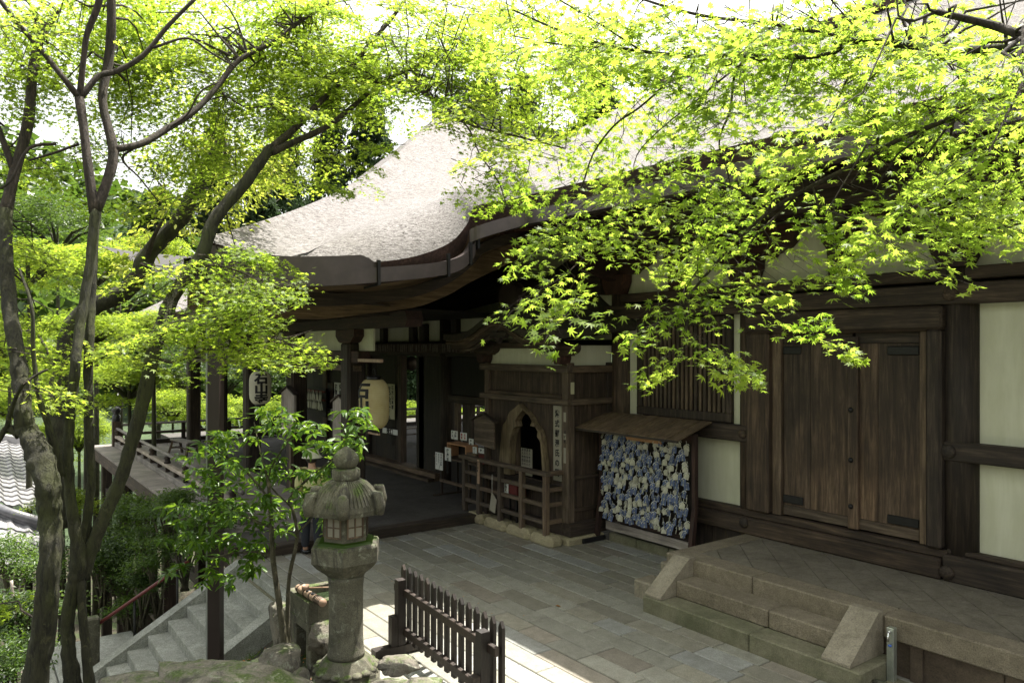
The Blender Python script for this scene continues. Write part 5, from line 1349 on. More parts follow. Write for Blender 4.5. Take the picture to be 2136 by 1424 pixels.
# ================================================================== TREES
WK=.72
def limb(mb,pts,w,noise_=.07,n=14,sub=8):
    """pts: (px,py,depth), w: widths in picture pixels at those points -> real radii"""
    P=[U(*p) for p in pts];rr=[wi*p[2]/F/2*WK for wi,p in zip(w,pts)]
    S_=spline(P,sub);r=[]
    for i in range(len(S_)):
        t=i/sub;k=min(int(t),len(rr)-2);r.append(rr[k]+(rr[k+1]-rr[k])*(t-k))
    r=[q*(1+(.10 if q>.03 else .04)*mathutils.noise.noise(Vector((i*.45,q*50,pts[0][0]*.1)))) for i,q in enumerate(r)]
    mb.tube(S_,r,n,True,noise_);return list(zip(S_,r))
def canopy(name,label,cat,limbs,blobs,mat,shape,leaf,group=None,trunkmat='bark',L=.6,per=50,twig=.004,droop=.3,tilt=.45,root=None,conn=.7,flat=.05,width=.45,branches=(),partname='foliage',nk=1.):
    base=U(*limbs[0][0][0]) if root is None else Vector(root)
    T=empty(name,(base.x,base.y,min(base.z,ter(base.x,base.y)) if root is None else base.z),label,cat,group)
    sk=[]
    mb=MB()
    for l in limbs: sk+=limb(mb,*l)
    mb.build('trunk',M[trunkmat],T)
    if branches:
        mb=MB()
        for l in branches: sk+=limb(mb,*l,.03,8,4)
        mb.build('branches',M['bark2'],T)
    SKP=np.array([tuple(p) for p,r in sk]);SKR=[r for p,r in sk]
    cl=Cloud();tw=MB()
    for b in blobs:
        px,py,d,rx,ry,n=b[:6];Lx=b[6] if len(b)>6 else L
        for _ in range(max(1,int(n*nk+rng.uniform()))):
            a=rng.uniform(0,2*math.pi);q_=math.sqrt(rng.uniform(0,1));dd=d+rng.normal(0,.35)
            c=np.array(U(px+rx*q_*math.cos(a),py+ry*q_*math.sin(a),dd));i=int(np.argmin(((SKP-c)**2).sum(1)))
            v=c-SKP[i];dist=np.linalg.norm(v);az=math.atan2(v[1],v[0])+rng.normal(0,.7)
            o=c-np.array([math.cos(az),math.sin(az),0])*Lx*.5
            spray(cl,tw,o,az,Lx*rng.uniform(.7,1.2),int(per*rng.uniform(.7,1.3)),leaf,droop,width,flat,tilt,twig)
            if rng.uniform()<conn and dist<3:
                s0=SKP[i];mid=(s0+o)/2+rng.normal(0,.05,3)*dist+np.array([0,0,.12*dist])
                q1=s0*.7+o*.3+rng.normal(0,.03,3)*dist+np.array([0,0,.07*dist])
                r0=min(SKR[i]*.6,.006+.006*dist);tw.tube([Vector(s0),Vector(q1),Vector(mid),Vector(o)],[r0,r0*.8,r0*.65,twig],5,False)
    cl.make(partname,shape,M[mat],T)
    if tw.v: tw.build('twigs',M['bark2'],T)
    return T
D=6.0
T1=[([(62,1600,5.5),(75,1424,5.5),(92,1300,5.5),(104,1180,5.5),(105,1080,5.6),(98,1010,5.6),(83,950,5.7),(58,900,5.8),(48,860,5.8),(44,800,5.9),(32,720,6.0),(18,620,6.2),(12,540,6.3),(10,440,6.5)],[90,70,63,60,61,66,72,56,47,45,40,40,38,36]),
    ([(40,905,5.8),(12,895,5.8),(-25,960,5.8)],[30,18,12]),([(12,900,5.8),(25,850,5.7),(50,800,5.6),(100,770,5.6)],[14,12,9,5])]
T1b=[([(10,450,6.5),(30,360,6.6),(60,250,6.7),(75,110,6.8),(120,20,7)],[36,30,30,24,14]),([(30,360,6.6),(-10,250,6.6),(-40,180,6.6)],[20,14,10]),([(12,560,6.3),(-20,500,6.3),(-60,470,6.3)],[20,12,8])]
canopy('old_maple_tree','thick old maple with a dark mossy trunk at the far left edge','tree',T1,
   [(60,60,7,110,80,16),(40,170,7,70,50,9),(30,330,7.2,60,50,8),(60,540,7.2,80,50,9),(40,650,7,70,40,8),(60,740,6.6,80,30,8),(110,800,6.6,60,30,4),(30,1240,5.6,70,16,2,.4)],'maple',STAR5,.062,branches=T1b,per=80,L=.6)
T2=[([(152,1560,6.0),(150,1424,6.0),(143,1350,6.0),(141,1300,6.0),(152,1230,6.0),(163,1180,6.0),(157,1110,6.0),(145,1020,6.0),(143,940,6.0),(145,880,6.0),(151,820,6.0),(158,760,6.0),(165,690,6.1),(180,600,6.2),(192,520,6.3),(200,440,6.4)],[80,46,37,34,40,46,32,28,27,27,28,28,27,26,27,30]),
    ([(200,1500,6.0),(184,1400,6.0),(174,1300,6.0),(169,1230,6.0),(165,1180,6.0)],[34,28,24,24,26]),
    ([(168,1190,6.05),(180,1100,6.1),(190,1000,6.1),(186,900,6.1),(184,800,6.15),(187,700,6.2),(192,600,6.3),(197,500,6.35)],[32,27,23,25,25,25,23,20]),
    ([(170,1205,6.05),(203,1110,6.1),(239,1030,6.2),(269,944,6.3),(290,868,6.35),(325,722,6.5),(358,625,6.7),(420,530,6.9),(450,455,7.0),(520,370,7.2),(565,308,7.3)],[42,38,36,36,37,40,38,36,36,32,28]),
    ([(130,990,5.95),(113,930,5.9),(98,880,5.9),(80,820,5.9),(70,740,5.9),(66,640,5.9),(40,560,6)],[20,22,18,14,12,9,6])]
T2b=[([(198,445,6.4),(185,360,6.4),(176,280,6.45),(166,205,6.5)],[30,26,24,26]),
    ([(166,205,6.5),(130,160,6.4),(90,110,6.4),(30,40,6.3),(-30,-40,6.3)],[20,17,15,14,13]),
    ([(166,205,6.5),(175,120,6.5),(182,70,6.5),(205,10,6.5),(215,-50,6.5)],[18,16,16,20,16]),
    ([(168,205,6.5),(205,160,6.6),(245,148,6.7),(300,115,6.8),(350,55,6.9),(415,-10,7)],[18,17,16,14,12,10]),
    ([(200,440,6.4),(226,370,6.5),(236,310,6.6),(214,210,6.7),(226,130,6.8),(232,60,6.8),(232,-40,6.8)],[30,28,28,24,26,26,24]),
    ([(240,312,6.6),(300,298,6.8),(350,268,7),(405,232,7.2),(450,185,7.4),(500,125,7.6),(575,85,7.8),(630,42,8),(710,-10,8.2)],[20,20,18,18,16,15,13,12,10]),
    ([(300,298,6.8),(255,330,6.9),(290,370,7),(330,420,7.1)],[8,7,5,4]),
    ([(563,312,7.3),(615,268,7.5),(665,215,7.7),(712,168,7.9),(765,100,8.1),(820,35,8.3),(855,-15,8.4)],[24,20,18,16,14,11,9]),
    ([(566,318,7.3),(610,298,7.4),(675,268,7.6),(725,232,7.8),(782,184,8),(850,146,8.2),(905,130,8.3),(960,118,8.4)],[22,19,17,15,12,10,7,5]),
    ([(718,172,7.9),(780,172,7.8),(850,176,7.6),(925,222,7.2),(985,262,7.0),(1068,282,6.7),(1180,310,6.4)],[10,9,9,8,7,6,4]),
    ([(925,222,7.2),(975,265,7.0),(1000,320,6.9),(1040,380,6.8),(1060,440,6.7)],[5,5,4,4,3]),
    ([(850,146,8.2),(900,165,8.3),(955,185,8.4),(1010,180,8.5)],[6,5,5,3]),
    ([(640,240,7.6),(590,215,7.6),(520,225,7.6),(470,200,7.6)],[7,6,5,3]),
    ([(350,268,7),(390,240,7),(420,190,7),(460,170,7.1)],[6,5,5,3]),
    ([(320,100,6.8),(390,80,7),(440,110,7.1),(490,140,7.2)],[8,7,6,4]),
    ([(350,642,6.7),(420,560,6.6),(480,560,6.5),(540,590,6.4),(580,640,6.3)],[8,7,6,5,3]),
    ([(318,740,6.5),(360,755,6.4),(440,728,6.4),(520,716,6.3),(600,716,6.2),(670,740,6.1)],[9,9,8,6,5,3]),
    ([(118,300,6.5),(60,310,6.4),(20,380,6.3),(-20,400,6.3)],[10,9,7,5]),([(165,300,6.45),(110,320,6.4),(60,335,6.4)],[8,8,6])]
canopy('maple_tree','many-stemmed young maple whose long leaning limbs cross the sky on the left','tree',T2,
   [(1180,110,6.6,110,50,13),(1090,40,6.8,110,50,13),(1250,60,6.4,90,50,9),(130,60,7.5,130,70,18),(300,50,7.9,140,70,38),(430,130,8.3,120,80,34),(560,60,8.7,150,70,46),(700,90,8.2,130,90,44),(860,70,8.2,130,80,42),(990,70,7.7,110,80,34),(330,120,8.1,110,60,16),(620,130,8.6,150,60,22),
    (520,190,8.7,140,60,28),(650,170,7.9,120,60,26),(790,180,8.1,130,50,26),(930,130,7.5,120,60,28),(1060,180,7.0,120,90,24),(1150,240,6.7,90,50,12),(1010,240,7.2,80,30,8),
    (300,190,8.1,100,70,18),(420,250,8.3,80,50,12),(380,330,8.5,90,40,10),(560,320,8.7,80,20,8),(660,310,8.1,90,20,8),(700,370,7.9,60,12,4,.6),(800,300,7.8,50,16,4,.6),(1060,340,7.0,60,30,6,.7),(1010,385,7.1,40,20,3,.6),
    (130,-20,7.7,160,20,16),(400,-20,8.3,180,20,20),(700,-15,8.2,180,20,22),(960,-10,8.3,140,26,20),(200,330,7.9,60,50,8),(440,330,8.5,70,40,9),
    (270,400,8.2,60,40,5),(100,200,7.5,70,40,5),(560,250,8.7,70,40,12),(230,130,7.7,70,60,10),(40,90,7.3,60,70,8),
    (530,515,6.6,50,14,7,.7),(470,550,6.5,100,18,10),(510,590,6.4,60,18,9,.8),(430,615,6.4,90,20,10),(520,640,6.4,50,14,6,.7),(470,685,6.3,120,7,9),(590,700,6.2,70,6,5,.7),(340,545,6.8,90,20,7),(330,670,6.4,70,14,5),(250,690,6.6,80,20,6)],
   'maple',STAR5,.064,branches=T2b,per=165,L=.98,twig=.004,flat=.025,tilt=.34,width=.5,nk=.56)
T5=[([(118,1100,9.2),(120,950,9.2),(122,850,9.3),(135,740,9.4),(155,670,9.5),(205,635,9.6),(270,600,9.7),(318,520,9.8),(380,452,9.9),(415,380,10),(452,318,10),(465,278,10)],[66,64,58,50,46,48,50,46,42,40,36,30]),
    ([(418,380,10),(425,350,10),(420,330,10)],[16,12,8])]
T5b=[([(460,290,10),(450,230,10.2),(470,170,10.4),(540,140,10.6)],[18,14,10,7]),([(300,560,9.8),(318,500,9.6),(350,440,9.6)],[24,14,6]),([(520,190,10.3),(560,165,10.4),(600,150,10.6)],[14,16,14]),([(130,800,9.3),(80,700,9.3),(40,690,9.3)],[10,7,5]),([(410,400,10),(400,300,10.2),(412,240,10.4)],[9,7,4]),([(395,430,10),(330,380,10.2),(300,300,10.4)],[6,5,3])]
canopy('leaning_tree','dark leaning broadleaf tree with a crooked trunk behind the maples, its leaves partly yellow','tree',T5,
   [(470,330,10.4,90,60,16),(540,330,10.6,70,60,12),(380,330,10.4,70,50,9),(500,410,10.4,70,40,9),(330,420,10.3,60,50,7),(270,520,10.2,50,40,5),(450,480,10.3,60,40,7)],'yellowleaf',OVAL,.10,branches=T5b,per=34,L=.6,width=.6,tilt=.8,flat=.10)
# right-hand maple overhead: its trunk stands to the right of the view
RT=[([(2900,900,3.2),(2760,500,3.1),(2560,230,3.05),(2350,140,3.0),(2136,102,3.1),(2018,105,3.2),(1918,97,3.35),(1783,86,3.5),(1733,112,3.6),(1658,120,3.7),(1518,117,3.9),(1428,117,4.0),(1338,107,4.1),(1248,90,4.2),(1158,60,4.3),(1068,20,4.4)],[150,120,70,34,26,22,22,20,14,13,12,12,9,8,6,5])]
RB=[([(1783,85,3.5),(1693,65,3.6),(1618,52,3.7),(1478,35,3.9),(1393,15,4.0),(1328,-5,4.1)],[13,12,11,9,8,7]),
    ([(2350,140,3.0),(2230,90,2.9),(2136,75,2.9),(2068,52,3.0),(1953,25,3.1)],[40,32,28,24,18]),
    ([(2560,230,3.05),(2300,190,3.0),(2136,190,3.1),(2058,212,3.2),(1988,245,3.3),(1868,295,3.45),(1788,340,3.6),(1668,402,3.75),(1608,440,3.85),(1548,490,3.95),(1493,550,4.05),(1442,610,4.15),(1400,660,4.2),(1330,690,4.25)],[34,22,15,15,16,15,14,12,11,10,9,8,6,3]),
    ([(1668,402,3.75),(1620,450,3.85),(1570,500,3.9),(1545,560,3.95),(1520,600,4)],[7,7,6,5,3]),
    ([(1438,610,4.15),(1435,660,4.15),(1425,720,4.15),(1410,760,4.2)],[5,5,4,2]),
    ([(1428,120,4.0),(1388,175,4.1),(1333,225,4.2),(1283,260,4.3),(1238,320,4.35),(1213,390,4.4),(1178,450,4.4),(1172,540,4.4)],[8,7,6,6,5,5,4,2]),
    ([(1558,125,3.85),(1533,155,3.95),(1523,230,4),(1503,280,4.05),(1502,315,4.1),(1518,360,4.1),(1530,430,4.1)],[8,7,7,6,5,4,2]),
    ([(1502,315,4.1),(1450,340,4.15),(1400,360,4.2)],[5,4,2]),
    ([(1788,100,3.5),(1788,125,3.6),(1753,195,3.7),(1738,245,3.75),(1703,300,3.8)],[6,5,5,4,2]),
    ([(1558,125,3.85),(1493,175,4),(1453,210,4.1),(1383,265,4.2),(1328,325,4.3),(1318,400,4.3)],[6,6,5,4,3,2]),
    ([(1868,100,3.4),(1840,140,3.5),(1810,170,3.6)],[6,5,3]),
    ([(1338,107,4.1),(1250,50,4.1),(1150,-10,4.1)],[6,5,4]),([(1248,100,4.2),(1160,92,4.3),(1068,75,4.4)],[6,5,3]),
    ([(1518,117,3.9),(1600,60,3.8),(1700,80,3.7)],[4,4,3])]
canopy('overhanging_maple_tree','near maple reaching in from the upper right, its bright leaves hanging before the hall','tree',RT,
   [(1130,0,4.3,110,20,8),(1330,-10,4.1,120,20,9),(1560,-10,3.9,120,20,9),(1800,-10,3.6,120,20,9),(1230,130,4.5,100,50,7),(1350,140,4.4,90,40,6),(1440,60,4.1,90,40,6),(1990,5,3.5,100,16,10),(2100,40,3.3,50,30,5),(1780,150,3.8,120,30,7),(1930,170,3.6,100,30,6),(1580,130,4.0,110,30,6),(1480,120,4.1,90,30,5),(2090,190,3.3,50,40,5),(1700,120,3.8,110,30,7),(1110,50,4.3,90,40,6),(1230,45,4.2,100,40,7),(1350,50,4.1,110,40,7),(1500,60,3.9,120,50,9),(1650,50,3.8,120,40,9),(1800,45,3.6,130,40,11),(1950,80,3.4,120,60,12),(2080,120,3.2,80,80,9),
    (1470,185,4.05,120,45,6),(1600,210,3.95,120,50,7),(1740,200,3.8,110,50,7),(1880,210,3.6,110,50,7),(2040,250,3.35,100,70,11),(2080,340,3.3,70,50,9),(1960,340,3.5,90,40,8),(2080,400,3.4,40,20,2),
    (1300,250,4.25,90,45,5),(1390,310,4.25,110,40,6),(1230,350,4.35,90,40,6),(1120,370,4.4,60,40,4),(1290,430,4.35,120,26,8),(1430,390,4.25,100,34,7),(1540,340,4.1,100,40,7),(1640,320,3.95,70,40,5),(1120,460,4.4,50,26,4),
    (1160,520,4.4,50,24,3),(1165,580,4.4,40,34,4,.38),(1170,625,4.4,24,16,1,.3),(1430,470,4.2,70,22,3),(1520,480,4.1,80,34,5),(1610,470,4.0,60,30,4),(1725,430,3.9,40,26,3,.38),(1765,500,3.9,30,36,3,.32),(1780,570,3.9,24,30,2,.28),(1870,415,3.7,70,18,4),(1930,440,3.6,30,10,1,.3),
    (1480,575,4.1,80,30,4),(1390,605,4.2,80,20,3),(1315,685,4.25,50,16,2,.4),(1440,685,4.2,80,24,3),(1370,770,4.2,36,16,2,.35),(1530,730,4.1,50,12,3,.35),(1600,570,4,60,26,3),(1690,640,4,50,20,2,.35),(1745,700,4,34,14,1,.3),(1180,25,3.6,60,20,3,.35)],
   'mapler',STAR7,.071,branches=RB,nk=.62,per=58,L=.56,twig=.0026,droop=.55,tilt=.42,root=(U(2900,900,3.2).x,U(2900,900,3.2).y,1.2),flat=.028,width=.5,conn=.6)
# glossy shrub behind the stone lantern -----------------------------------
def whorls(cl,c,n,rad,leaf,k=7,up=.2):
    for _ in range(n):
        p=np.array(c)+rng.normal(0,1,3)*np.array(rad)*.55
        a0=rng.uniform(0,6.28);kk=int(rng.integers(k-2,k+3))
        for j in range(kk):
            a=a0+j*2.4;el=rng.uniform(-.9,.25);d=np.array([math.cos(a)*math.cos(el),math.sin(a)*math.cos(el),math.sin(el)])
            nn=np.array([0,0,1.])-d*d[2]+rng.normal(0,.2,3)
            cl.put((p+d*.015)[None],nn[None],d[None],np.array([leaf*rng.uniform(.7,1.2)]))
gb=U(594,1345,8.0)
SB=empty('glossy_shrub',(gb.x,gb.y,ter(gb.x,gb.y)),'tall thin-stemmed evergreen shrub with glossy pointed leaves, behind the stone lantern','shrub')
mb=MB()
stems=[([(598,1372,7.9),(590,1310,7.9),(580,1240,7.9),(570,1170,7.9),(566,1100,7.95),(562,1030,8),(556,990,8)],[26,20,18,16,14,11,7]),
 ([(602,1360,7.95),(600,1280,8),(604,1200,8),(620,1120,8),(610,1060,8),(604,1040,8.05),(640,1000,8),(700,950,7.9),(735,880,7.85),(738,850,7.8)],[18,14,12,11,9,8,7,6,4,3]),
 ([(570,1160,7.9),(530,1150,8),(480,1155,8.1),(440,1165,8.2)],[9,7,6,4]),([(566,1100,7.95),(520,1080,8.1),(470,1050,8.2),(420,1040,8.3)],[8,7,5,3]),
 ([(562,1040,8),(520,990,8.1),(470,950,8.2),(430,920,8.2)],[7,6,5,3]),([(610,1060,8),(560,1000,8),(600,920,8),(640,880,8)],[6,5,5,3]),([(556,990,8),(540,930,8.1),(530,880,8.2)],[6,4,3]),([(620,1110,8),(650,1080,7.9),(670,1030,7.85),(690,1000,7.8)],[6,5,4,3])]
ps=[]
for l in stems: ps+=limb(mb,*l,.04,8,4)
mb.build('stems',M['bark3'],SB)
cl=Cloud()
for px,py,d,rx,ry,n in((430,940,8.3,60,30,14),(500,900,8.2,60,35,16),(580,870,8.1,60,25,14),(640,905,8.0,50,35,16),(690,940,7.9,45,40,14),(740,870,7.85,30,35,11),(730,930,7.85,30,25,7),(460,1000,8.3,80,40,22),(540,980,8.1,60,45,18),(620,990,8,60,40,16),(400,1060,8.4,60,40,18),(470,1080,8.2,70,40,22),(540,1060,8.1,60,40,16),(430,1140,8.2,60,40,18),(500,1160,8.1,50,35,14),(380,1120,8.4,40,35,9),(450,1210,8.1,50,25,8),(600,1060,8,50,35,10),(660,1060,7.9,30,40,7),(690,1090,7.8,14,40,4),(560,1110,8,40,30,7),(360,1180,8.4,30,20,4)):
    s_=d/F
    for _ in range(n):
        a=rng.uniform(0,6.28);q_=math.sqrt(rng.uniform());whorls(cl,U(px+rx*q_*math.cos(a),py+ry*q_*math.sin(a),d+rng.normal(0,.22)),1,(.02,.02,.02),.125,7)
cl.make('foliage',OVAL,M['glossy'],SB)
# azaleas on the bank beyond the stairs --------------------------------------
def bush(px,py,d,r,label,mat='azalea',leaf=.045,n=230,group='shrubs on the bank beyond the stairs',hz=.7,shape=OVAL,name='azalea_bush',stem=True):
    c=U(px,py,d);o=empty(name,(c.x,c.y,c.z-r*hz-.35),label,'bush',group)
    mb=MB();cl=Cloud();c0=np.array(c);pads=rng.integers(9,14)
    for _ in range(pads):
        a=rng.uniform(0,6.28);rr=r*rng.uniform(.25,.9);el=rng.uniform(-.15,1)
        p=c0+np.array([math.cos(a)*rr*math.sqrt(1-min(1,abs(el))**2*.7),math.sin(a)*rr*math.sqrt(1-min(1,abs(el))**2*.7),r*hz*el*.85])
        if stem: mb.tube([Vector((c.x+rnd.uniform(-.06,.06),c.y+rnd.uniform(-.06,.06),c.z-r*hz-.35)),Vector((c0*.5+p*.5+np.array([rnd.uniform(-.1,.1),rnd.uniform(-.1,.1),-.1]))),Vector(p)],[.022,.014,.006],6)
        k=int(n*.85);P=p+rng.normal(0,1,(k,3))*np.array([r*.25,r*.25,r*.10]);
        Nn=np.tile([0,0,1.],(k,1))+rng.normal(0,.5,(k,3))+(P-c0)*.4
        cl.put(P,Nn,rng.normal(0,1,(k,3)),leaf*rng.uniform(.7,1.3,k))
    if stem: mb.build('stems',M['bark3'],o)
    cl.make('foliage',shape,M[mat],o);return o
for i,(px,py,d,r,mt,lf,n,lb) in enumerate([
 (350,1065,13.0,.55,'azalea',.05,420,'bright layered azalea below the veranda corner'),
 (270,1075,14.0,.55,'azalea',.055,360,'azalea partly hidden by trunks, under the veranda'),
 (300,1130,12.9,.6,'azalea',.05,320,'dark azalea in the middle of the bank'),
 (385,1140,12.6,.55,'azalea',.05,320,'azalea touching the stair edging near the steel post'),
 (240,1150,13.2,.6,'darkleaf',.07,260,'loose dark shrub right of the maple stems'),
 (330,1195,12.35,.55,'azalea',.045,260,'low azalea just above the red handrail'),
 (255,1215,13.0,.5,'darkleaf',.06,220,'small dark shrub by the stone post'),
 (430,1090,12.8,.5,'azalea',.05,260,'azalea in the shade right behind the steel post'),
 (275,1275,12.5,.42,'azalea',.045,240,'little bush between handrail and stair edging'),
 (20,1190,11.0,.7,'azalea',.05,420,'pale green bush under the tiled roof at the left edge'),
 (40,1300,9.5,.6,'darkleaf',.07,300,'dark bush low at the left edge'),
 (10,1400,8.0,.5,'azalea',.05,300,'bush in the bottom left corner'),
 (215,1180,12.9,.5,'azalea',.05,260,'round azalea left of the stone post'),
 (300,1230,12.3,.35,'darkleaf',.05,220,'dark low bush under the red handrail'),
 (130,1180,13.5,.8,'darkleaf',.06,260,'dark shrub glimpsed between the thick trunk and the slim stems')]):
    bush(px,py,d,r,lb,mt,lf,n)
# thin striped trunk low at the left edge
mb=MB();limb(mb,[(24,1210,9.5),(30,1280,9.4),(38,1350,9.3),(44,1450,9.2)],[8,9,11,13]);mb.build('slim_trunk',M['grey_z'],None,'slender pale bare trunk low at the left edge','tree trunk')
# ================================================================== BACKGROUND TREES
protoc={}
def crown_mesh(kind,mat,n,leaf,shape,seed):
    """unit crown about 1 m radius, made of flat layered pads with gaps"""
    cl=Cloud();cl2=None
    pads=46 if kind!='con' else 110
    for i in range(pads):
        if kind=='con':
            z=rng.uniform(-1,1);rr=(1-z)*.5*rng.uniform(.3,1);a=rng.uniform(0,6.28);p=np.array([rr*math.cos(a),rr*math.sin(a),z]);sx=.13;sz=.035
        else:
            u_=rng.normal(0,1,3);u_/=np.linalg.norm(u_);u_[2]=abs(u_[2]) if rng.uniform()<.7 else u_[2];p=u_*rng.uniform(.55,1.0);sx=.20;sz=.055
        k=n//pads;P=p+rng.normal(0,1,(k,3))*np.array([sx,sx,sz]);P[:,2]-=.15*((P[:,0]-p[0])**2+(P[:,1]-p[1])**2)/sx
        cl.put(P,np.tile([0,0,1.],(k,1))+rng.normal(0,.45,(k,3))+p*.5,rng.normal(0,1,(k,3)),leaf*rng.uniform(.7,1.3,k))
    o=cl.make('crown',shape,M[mat],None);me=o.data
    co=np.zeros(len(me.vertices)*3);me.vertices.foreach_get('co',co);co=co.reshape(-1,3)+np.array(o.location);me.vertices.foreach_set('co',co.ravel())
    bpy.data.objects.remove(o);return me
bgi=0
def bgtree(px,py,d,rx,ry,kind,label):
    global bgi
    key=(kind,bgi%2);bgi+=1
    if key not in protoc:
        protoc[key]={'maple':lambda:crown_mesh('b','mapleb',9200,.085,STAR5,0),'dark':lambda:crown_mesh('b','darkleaf',7000,.07,OVAL,0),'con':lambda:crown_mesh('con','conifer',13000,.085,DIA,0)}[kind]()
    c=U(px,py,d);w=rx*d/F;h=ry*d/F;g=ter(c.x,c.y);g=min(g,c.z-h*1.2)
    names={'maple':'maple_tree','dark':'broadleaf_tree','con':'conifer_tree'}
    o=empty(names[kind],(c.x,c.y,g),label,'tree','trees beyond the halls')
    me=protoc[key];cr=bpy.data.objects.new('crown',me);COL.objects.link(cr);cr.parent=o;cr.location=(0,0,c.z-g);cr.scale=(w,w,h);cr.rotation_euler=(0,0,rnd.uniform(0,6.28))
    mb=MB();z1=c.z+(h*.8 if kind=='con' else h*.2)
    mb.tube([(c.x,c.y,g-.5),(c.x+.1*w,c.y,(g+z1)/2),(c.x,c.y,z1)],[.03*w+.08,.025*w+.05,.012*w+.02],8)
    for k in range(7):
        a=k*.9+px;mb.tube([(c.x,c.y,c.z-h*.6),(c.x+math.cos(a)*w*.35,c.y+math.sin(a)*w*.35,c.z-h*.1),(c.x+math.cos(a)*w*.75,c.y+math.sin(a)*w*.75,c.z+h*rnd.uniform(0,.5))],[.03*w+.03,.02*w+.02,.01*w],6)
    mb.build('trunk',M['bark'],o);return o
W_=[('between','')]
bgl=[
 # bright crowns just below eye level, seen past the columns
 (430,880,33,60,42,'maple','bright maple crown seen past the veranda rail left of the steel post'),
 (500,862,36,62,46,'maple','bright maple crown behind the small paper lantern'),
 (590,868,34,60,42,'maple','bright maple crown right of the small paper lantern'),
 (360,850,31,62,46,'maple','bright maple crown behind the far veranda corner'),
 (860,880,37,50,44,'maple','bright maple crown in the narrow doorway'),
 (975,885,40,60,40,'maple','bright maple crown behind the charm table window'),
 (680,880,40,70,40,'maple','bright maple crown hidden behind the entrance wall'),
 (165,905,30,60,60,'maple','maple crown between the slim stems'),
 (95,930,34,80,50,'maple','maple crown behind the thick trunk'),
 (120,800,31,90,60,'maple','maple crown left of the leaning trunk'),
 (270,800,22,90,56,'maple','maple crown under the leaning limb'),
 (20,720,34,90,60,'maple','maple crown behind the old trunk'),
 (180,700,18,90,56,'maple','maple crown with layered bright sprays, mid left'),
 (320,690,20,80,50,'maple','maple crown touching the eave of the worship hall'),
 (60,560,22,90,60,'maple','maple crown at the left edge below the hill'),
 (200,560,26,100,60,'maple','maple crown in the gap between the slim stems'),
 (320,530,28,70,44,'maple','maple crown near the far roof corner'),
 (20,850,36,60,46,'maple','maple crown above the tiled roof'),
 (130,1060,14,60,50,'maple','small maple beside the stone post'),
 # darker trees behind
 (470,790,50,80,60,'dark','dark tree behind the bright crowns left of the small lantern'),
 (560,780,52,80,64,'dark','dark tree behind the small paper lantern'),
 (640,790,54,80,60,'dark','dark tree far behind the entrance wall'),
 (860,790,54,60,80,'con','tall dark conifer in the narrow doorway'),
 (980,800,54,70,80,'con','dark conifer behind the charm table window'),
 (380,780,46,90,66,'dark','dark tree behind the far veranda column'),
 (250,620,48,110,90,'dark','dark tree on the slope behind the maples'),
 (120,480,60,110,80,'dark','dull green tree on the hill side at left'),
 (330,480,55,90,90,'con','conifer behind the leaning tree'),
 (540,420,50,60,110,'con','tall conifer left of the great roof'),
 (590,330,56,70,150,'con','tallest conifer behind the great roof ridge'),
 (690,300,60,60,150,'con','conifer rising over the roof slope'),
 (770,240,62,60,130,'con','conifer behind the roof near its peak'),
 (450,350,58,60,130,'con','slim conifer behind the yellowing leaves'),
 (1250,200,52,75,110,'con','small conifer top above the ridge of the main hall'),
 (1090,230,54,60,80,'con','conifer between the two great roofs'),
 (1010,180,60,50,90,'con','conifer right of the roof peak')]
for b in bgl: bgtree(*b)
# far wooded hillside: one mass nobody could count
cl=Cloud();k=5200
th=rng.uniform(math.atan2(-.55,-1),math.atan2(.75,-.7)+2*math.pi if math.atan2(.75,-.7)<math.atan2(-.55,-1) else math.atan2(.75,-.7),k)
a0=R(140);a1=R(200);th=rng.uniform(a0,a1,k);rd=rng.uniform(75,200,k)
PX_=np.cos(th)*rd;PY_=np.sin(th)*rd;PZ=np.array([ter(x,y) for x,y in zip(PX_,PY_)])
for q_ in range(5):
    hh=rng.uniform(.5,7,k);w=(7.5-hh)*.35
    P=np.stack([PX_+rng.normal(0,1,k)*w,PY_+rng.normal(0,1,k)*w,PZ+hh],1)
    cl.put(P,np.tile([0,0,1.],(k,1))+rng.normal(0,.6,(k,3)),rng.normal(0,1,(k,3)),rng.uniform(1.4,3.2,k))
cl.make('distant_forest',DIA,M['darkleaf'],None,label='distant wooded hillside at the left',cat='forest',kind='stuff')
# ================================================================== GROUND COVER
cl=Cloud();k=2600
xs=rng.uniform(-9.2,-4.6,k);ys=rng.uniform(1.2,3.3,k)
keep=[(abs(x+6.82)>.42 or abs(y-3.03)>.42) and math.sin(x*4.1+1)*math.sin(y*5.3)+.35*math.sin(x*11)>.25 for x,y in zip(xs,ys)]
xs=xs[keep];ys=ys[keep];k=len(xs)
P=np.stack([xs,ys,[ter(x,y)+.0 for x,y in zip(xs,ys)]],1)
Y=np.tile([0,0,1.],(k,1))+rng.normal(0,.45,(k,3));cl.put(P,rng.normal(0,1,(k,3))+[0,0,.2],Y,rng.uniform(.05,.13,k))
blade=(np.array([(-.05,0,0),(.05,0,0),(.03,.6,.05),(0,1,.15),(-.03,.6,.05)]),np.array([(0,1,2),(0,2,4),(4,2,3)]))
cl.make('grass',blade,M['grass'],None,label='tufts of grass and moss between the garden rocks',cat='grass',kind='stuff')
cl=Cloud();k=420
xs=rng.uniform(-9.2,-3.5,k);ys=rng.uniform(1.2,3.5,k);P=np.stack([xs,ys,[ter(x,y)+.03 for x,y in zip(xs,ys)]],1)
P2=np.stack([rng.uniform(-11.5,-3,26),rng.uniform(3.7,8.8,26),np.full(26,.006)],1);P=np.concatenate([P,P2]);k=len(P)
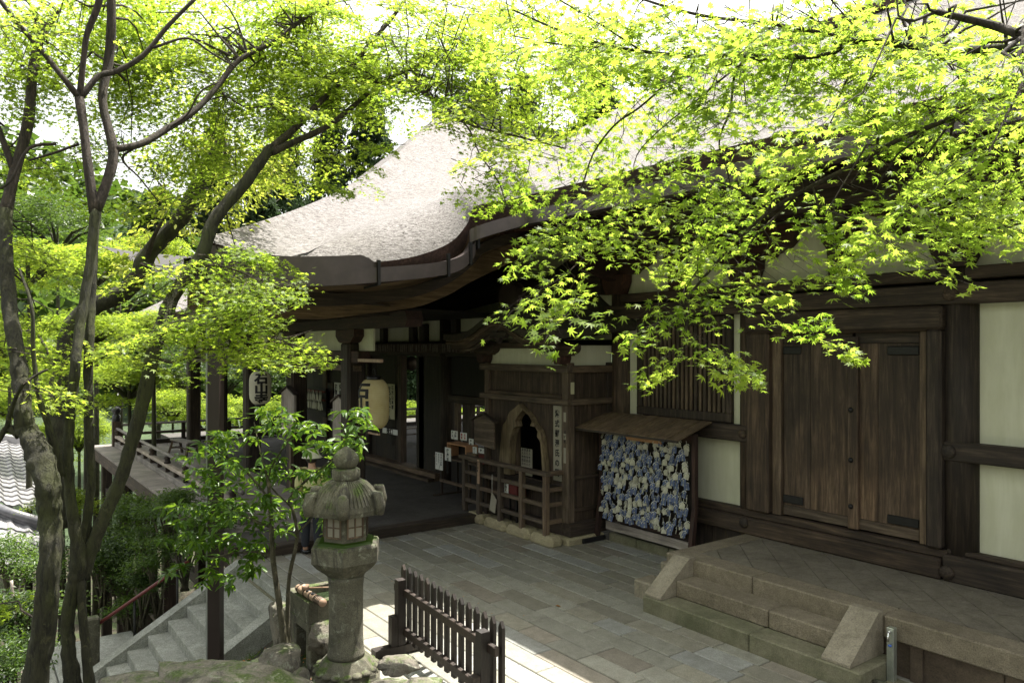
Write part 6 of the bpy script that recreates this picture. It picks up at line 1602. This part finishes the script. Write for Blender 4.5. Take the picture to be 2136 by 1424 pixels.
cl.put(P,np.tile([0,0,1.],(k,1))+rng.normal(0,.25,(k,3)),rng.normal(0,1,(k,3)),np.concatenate([rng.uniform(.03,.06,k-26),rng.uniform(.015,.03,26)]))
cl.make('leaf_litter',OVAL,M['litter'],None,label='scattered fallen leaves on soil and paving',cat='leaves',kind='stuff')
p=atZ(1158,1262,.012);leafmesh('fallen_leaf',np.array([tuple(p)]),np.array([[.1,.0,1.]]),np.array([[1.,.6,0]]),np.array([.09]),OVAL,M['litter'],None,label='single orange fallen leaf lying on the paving',cat='leaf')
# ================================================================== LIGHT, SKY, CAMERA
sund=Vector((-.11,.345,1)).normalized()
L_=bpy.data.lights.new('sun','SUN');L_.energy=5.0;L_.angle=R(.5);L_.color=(1,.95,.86)
so=bpy.data.objects.new('sun',L_);COL.objects.link(so);so.location=(0,0,20);so.rotation_euler=sund.to_track_quat('Z','Y').to_euler()
w=bpy.data.worlds.new('World');S.world=w;w.use_nodes=True;nt=w.node_tree
sky=nt.nodes.new('ShaderNodeTexSky');sky.sky_type='NISHITA';sky.sun_disc=False;sky.sun_elevation=math.asin(sund.z);sky.sun_rotation=math.atan2(sund.x,sund.y)
sky.air_density=1.;sky.dust_density=4.;sky.ozone_density=1.
hs=nt.nodes.new('ShaderNodeHueSaturation');hs.inputs['Saturation'].default_value=.22;nt.links.new(sky.outputs[0],hs.inputs['Color'])
wm=nt.nodes.new('ShaderNodeMix');wm.data_type='RGBA';wm.blend_type='MULTIPLY';wm.inputs[0].default_value=1;nt.links.new(hs.outputs[0],wm.inputs[6]);wm.inputs[7].default_value=(1.0,.99,.93,1)
bg=nt.nodes['Background'];nt.links.new(wm.outputs[2],bg.inputs[0]);bg.inputs[1].default_value=.15
cd=bpy.data.cameras.new('camera');cam=bpy.data.objects.new('camera',cd);COL.objects.link(cam);S.camera=cam
cam.location=(0,0,H);cam.rotation_euler=(R(90),0,math.asin(CA));cd.sensor_width=36;cd.lens=F/2136*36;cd.shift_y=14/2136;cd.clip_start=.05;cd.clip_end=3000
S.render.engine='CYCLES'
S.view_settings.view_transform='Standard';S.view_settings.look='None';S.view_settings.exposure=1.55;S.view_settings.gamma=1
S.cycles.max_bounces=8;S.cycles.diffuse_bounces=4;S.cycles.transmission_bounces=6;S.cycles.transparent_max_bounces=6
S.cycles.sample_clamp_indirect=6
try: S.cycles.use_denoising=True
except Exception: pass
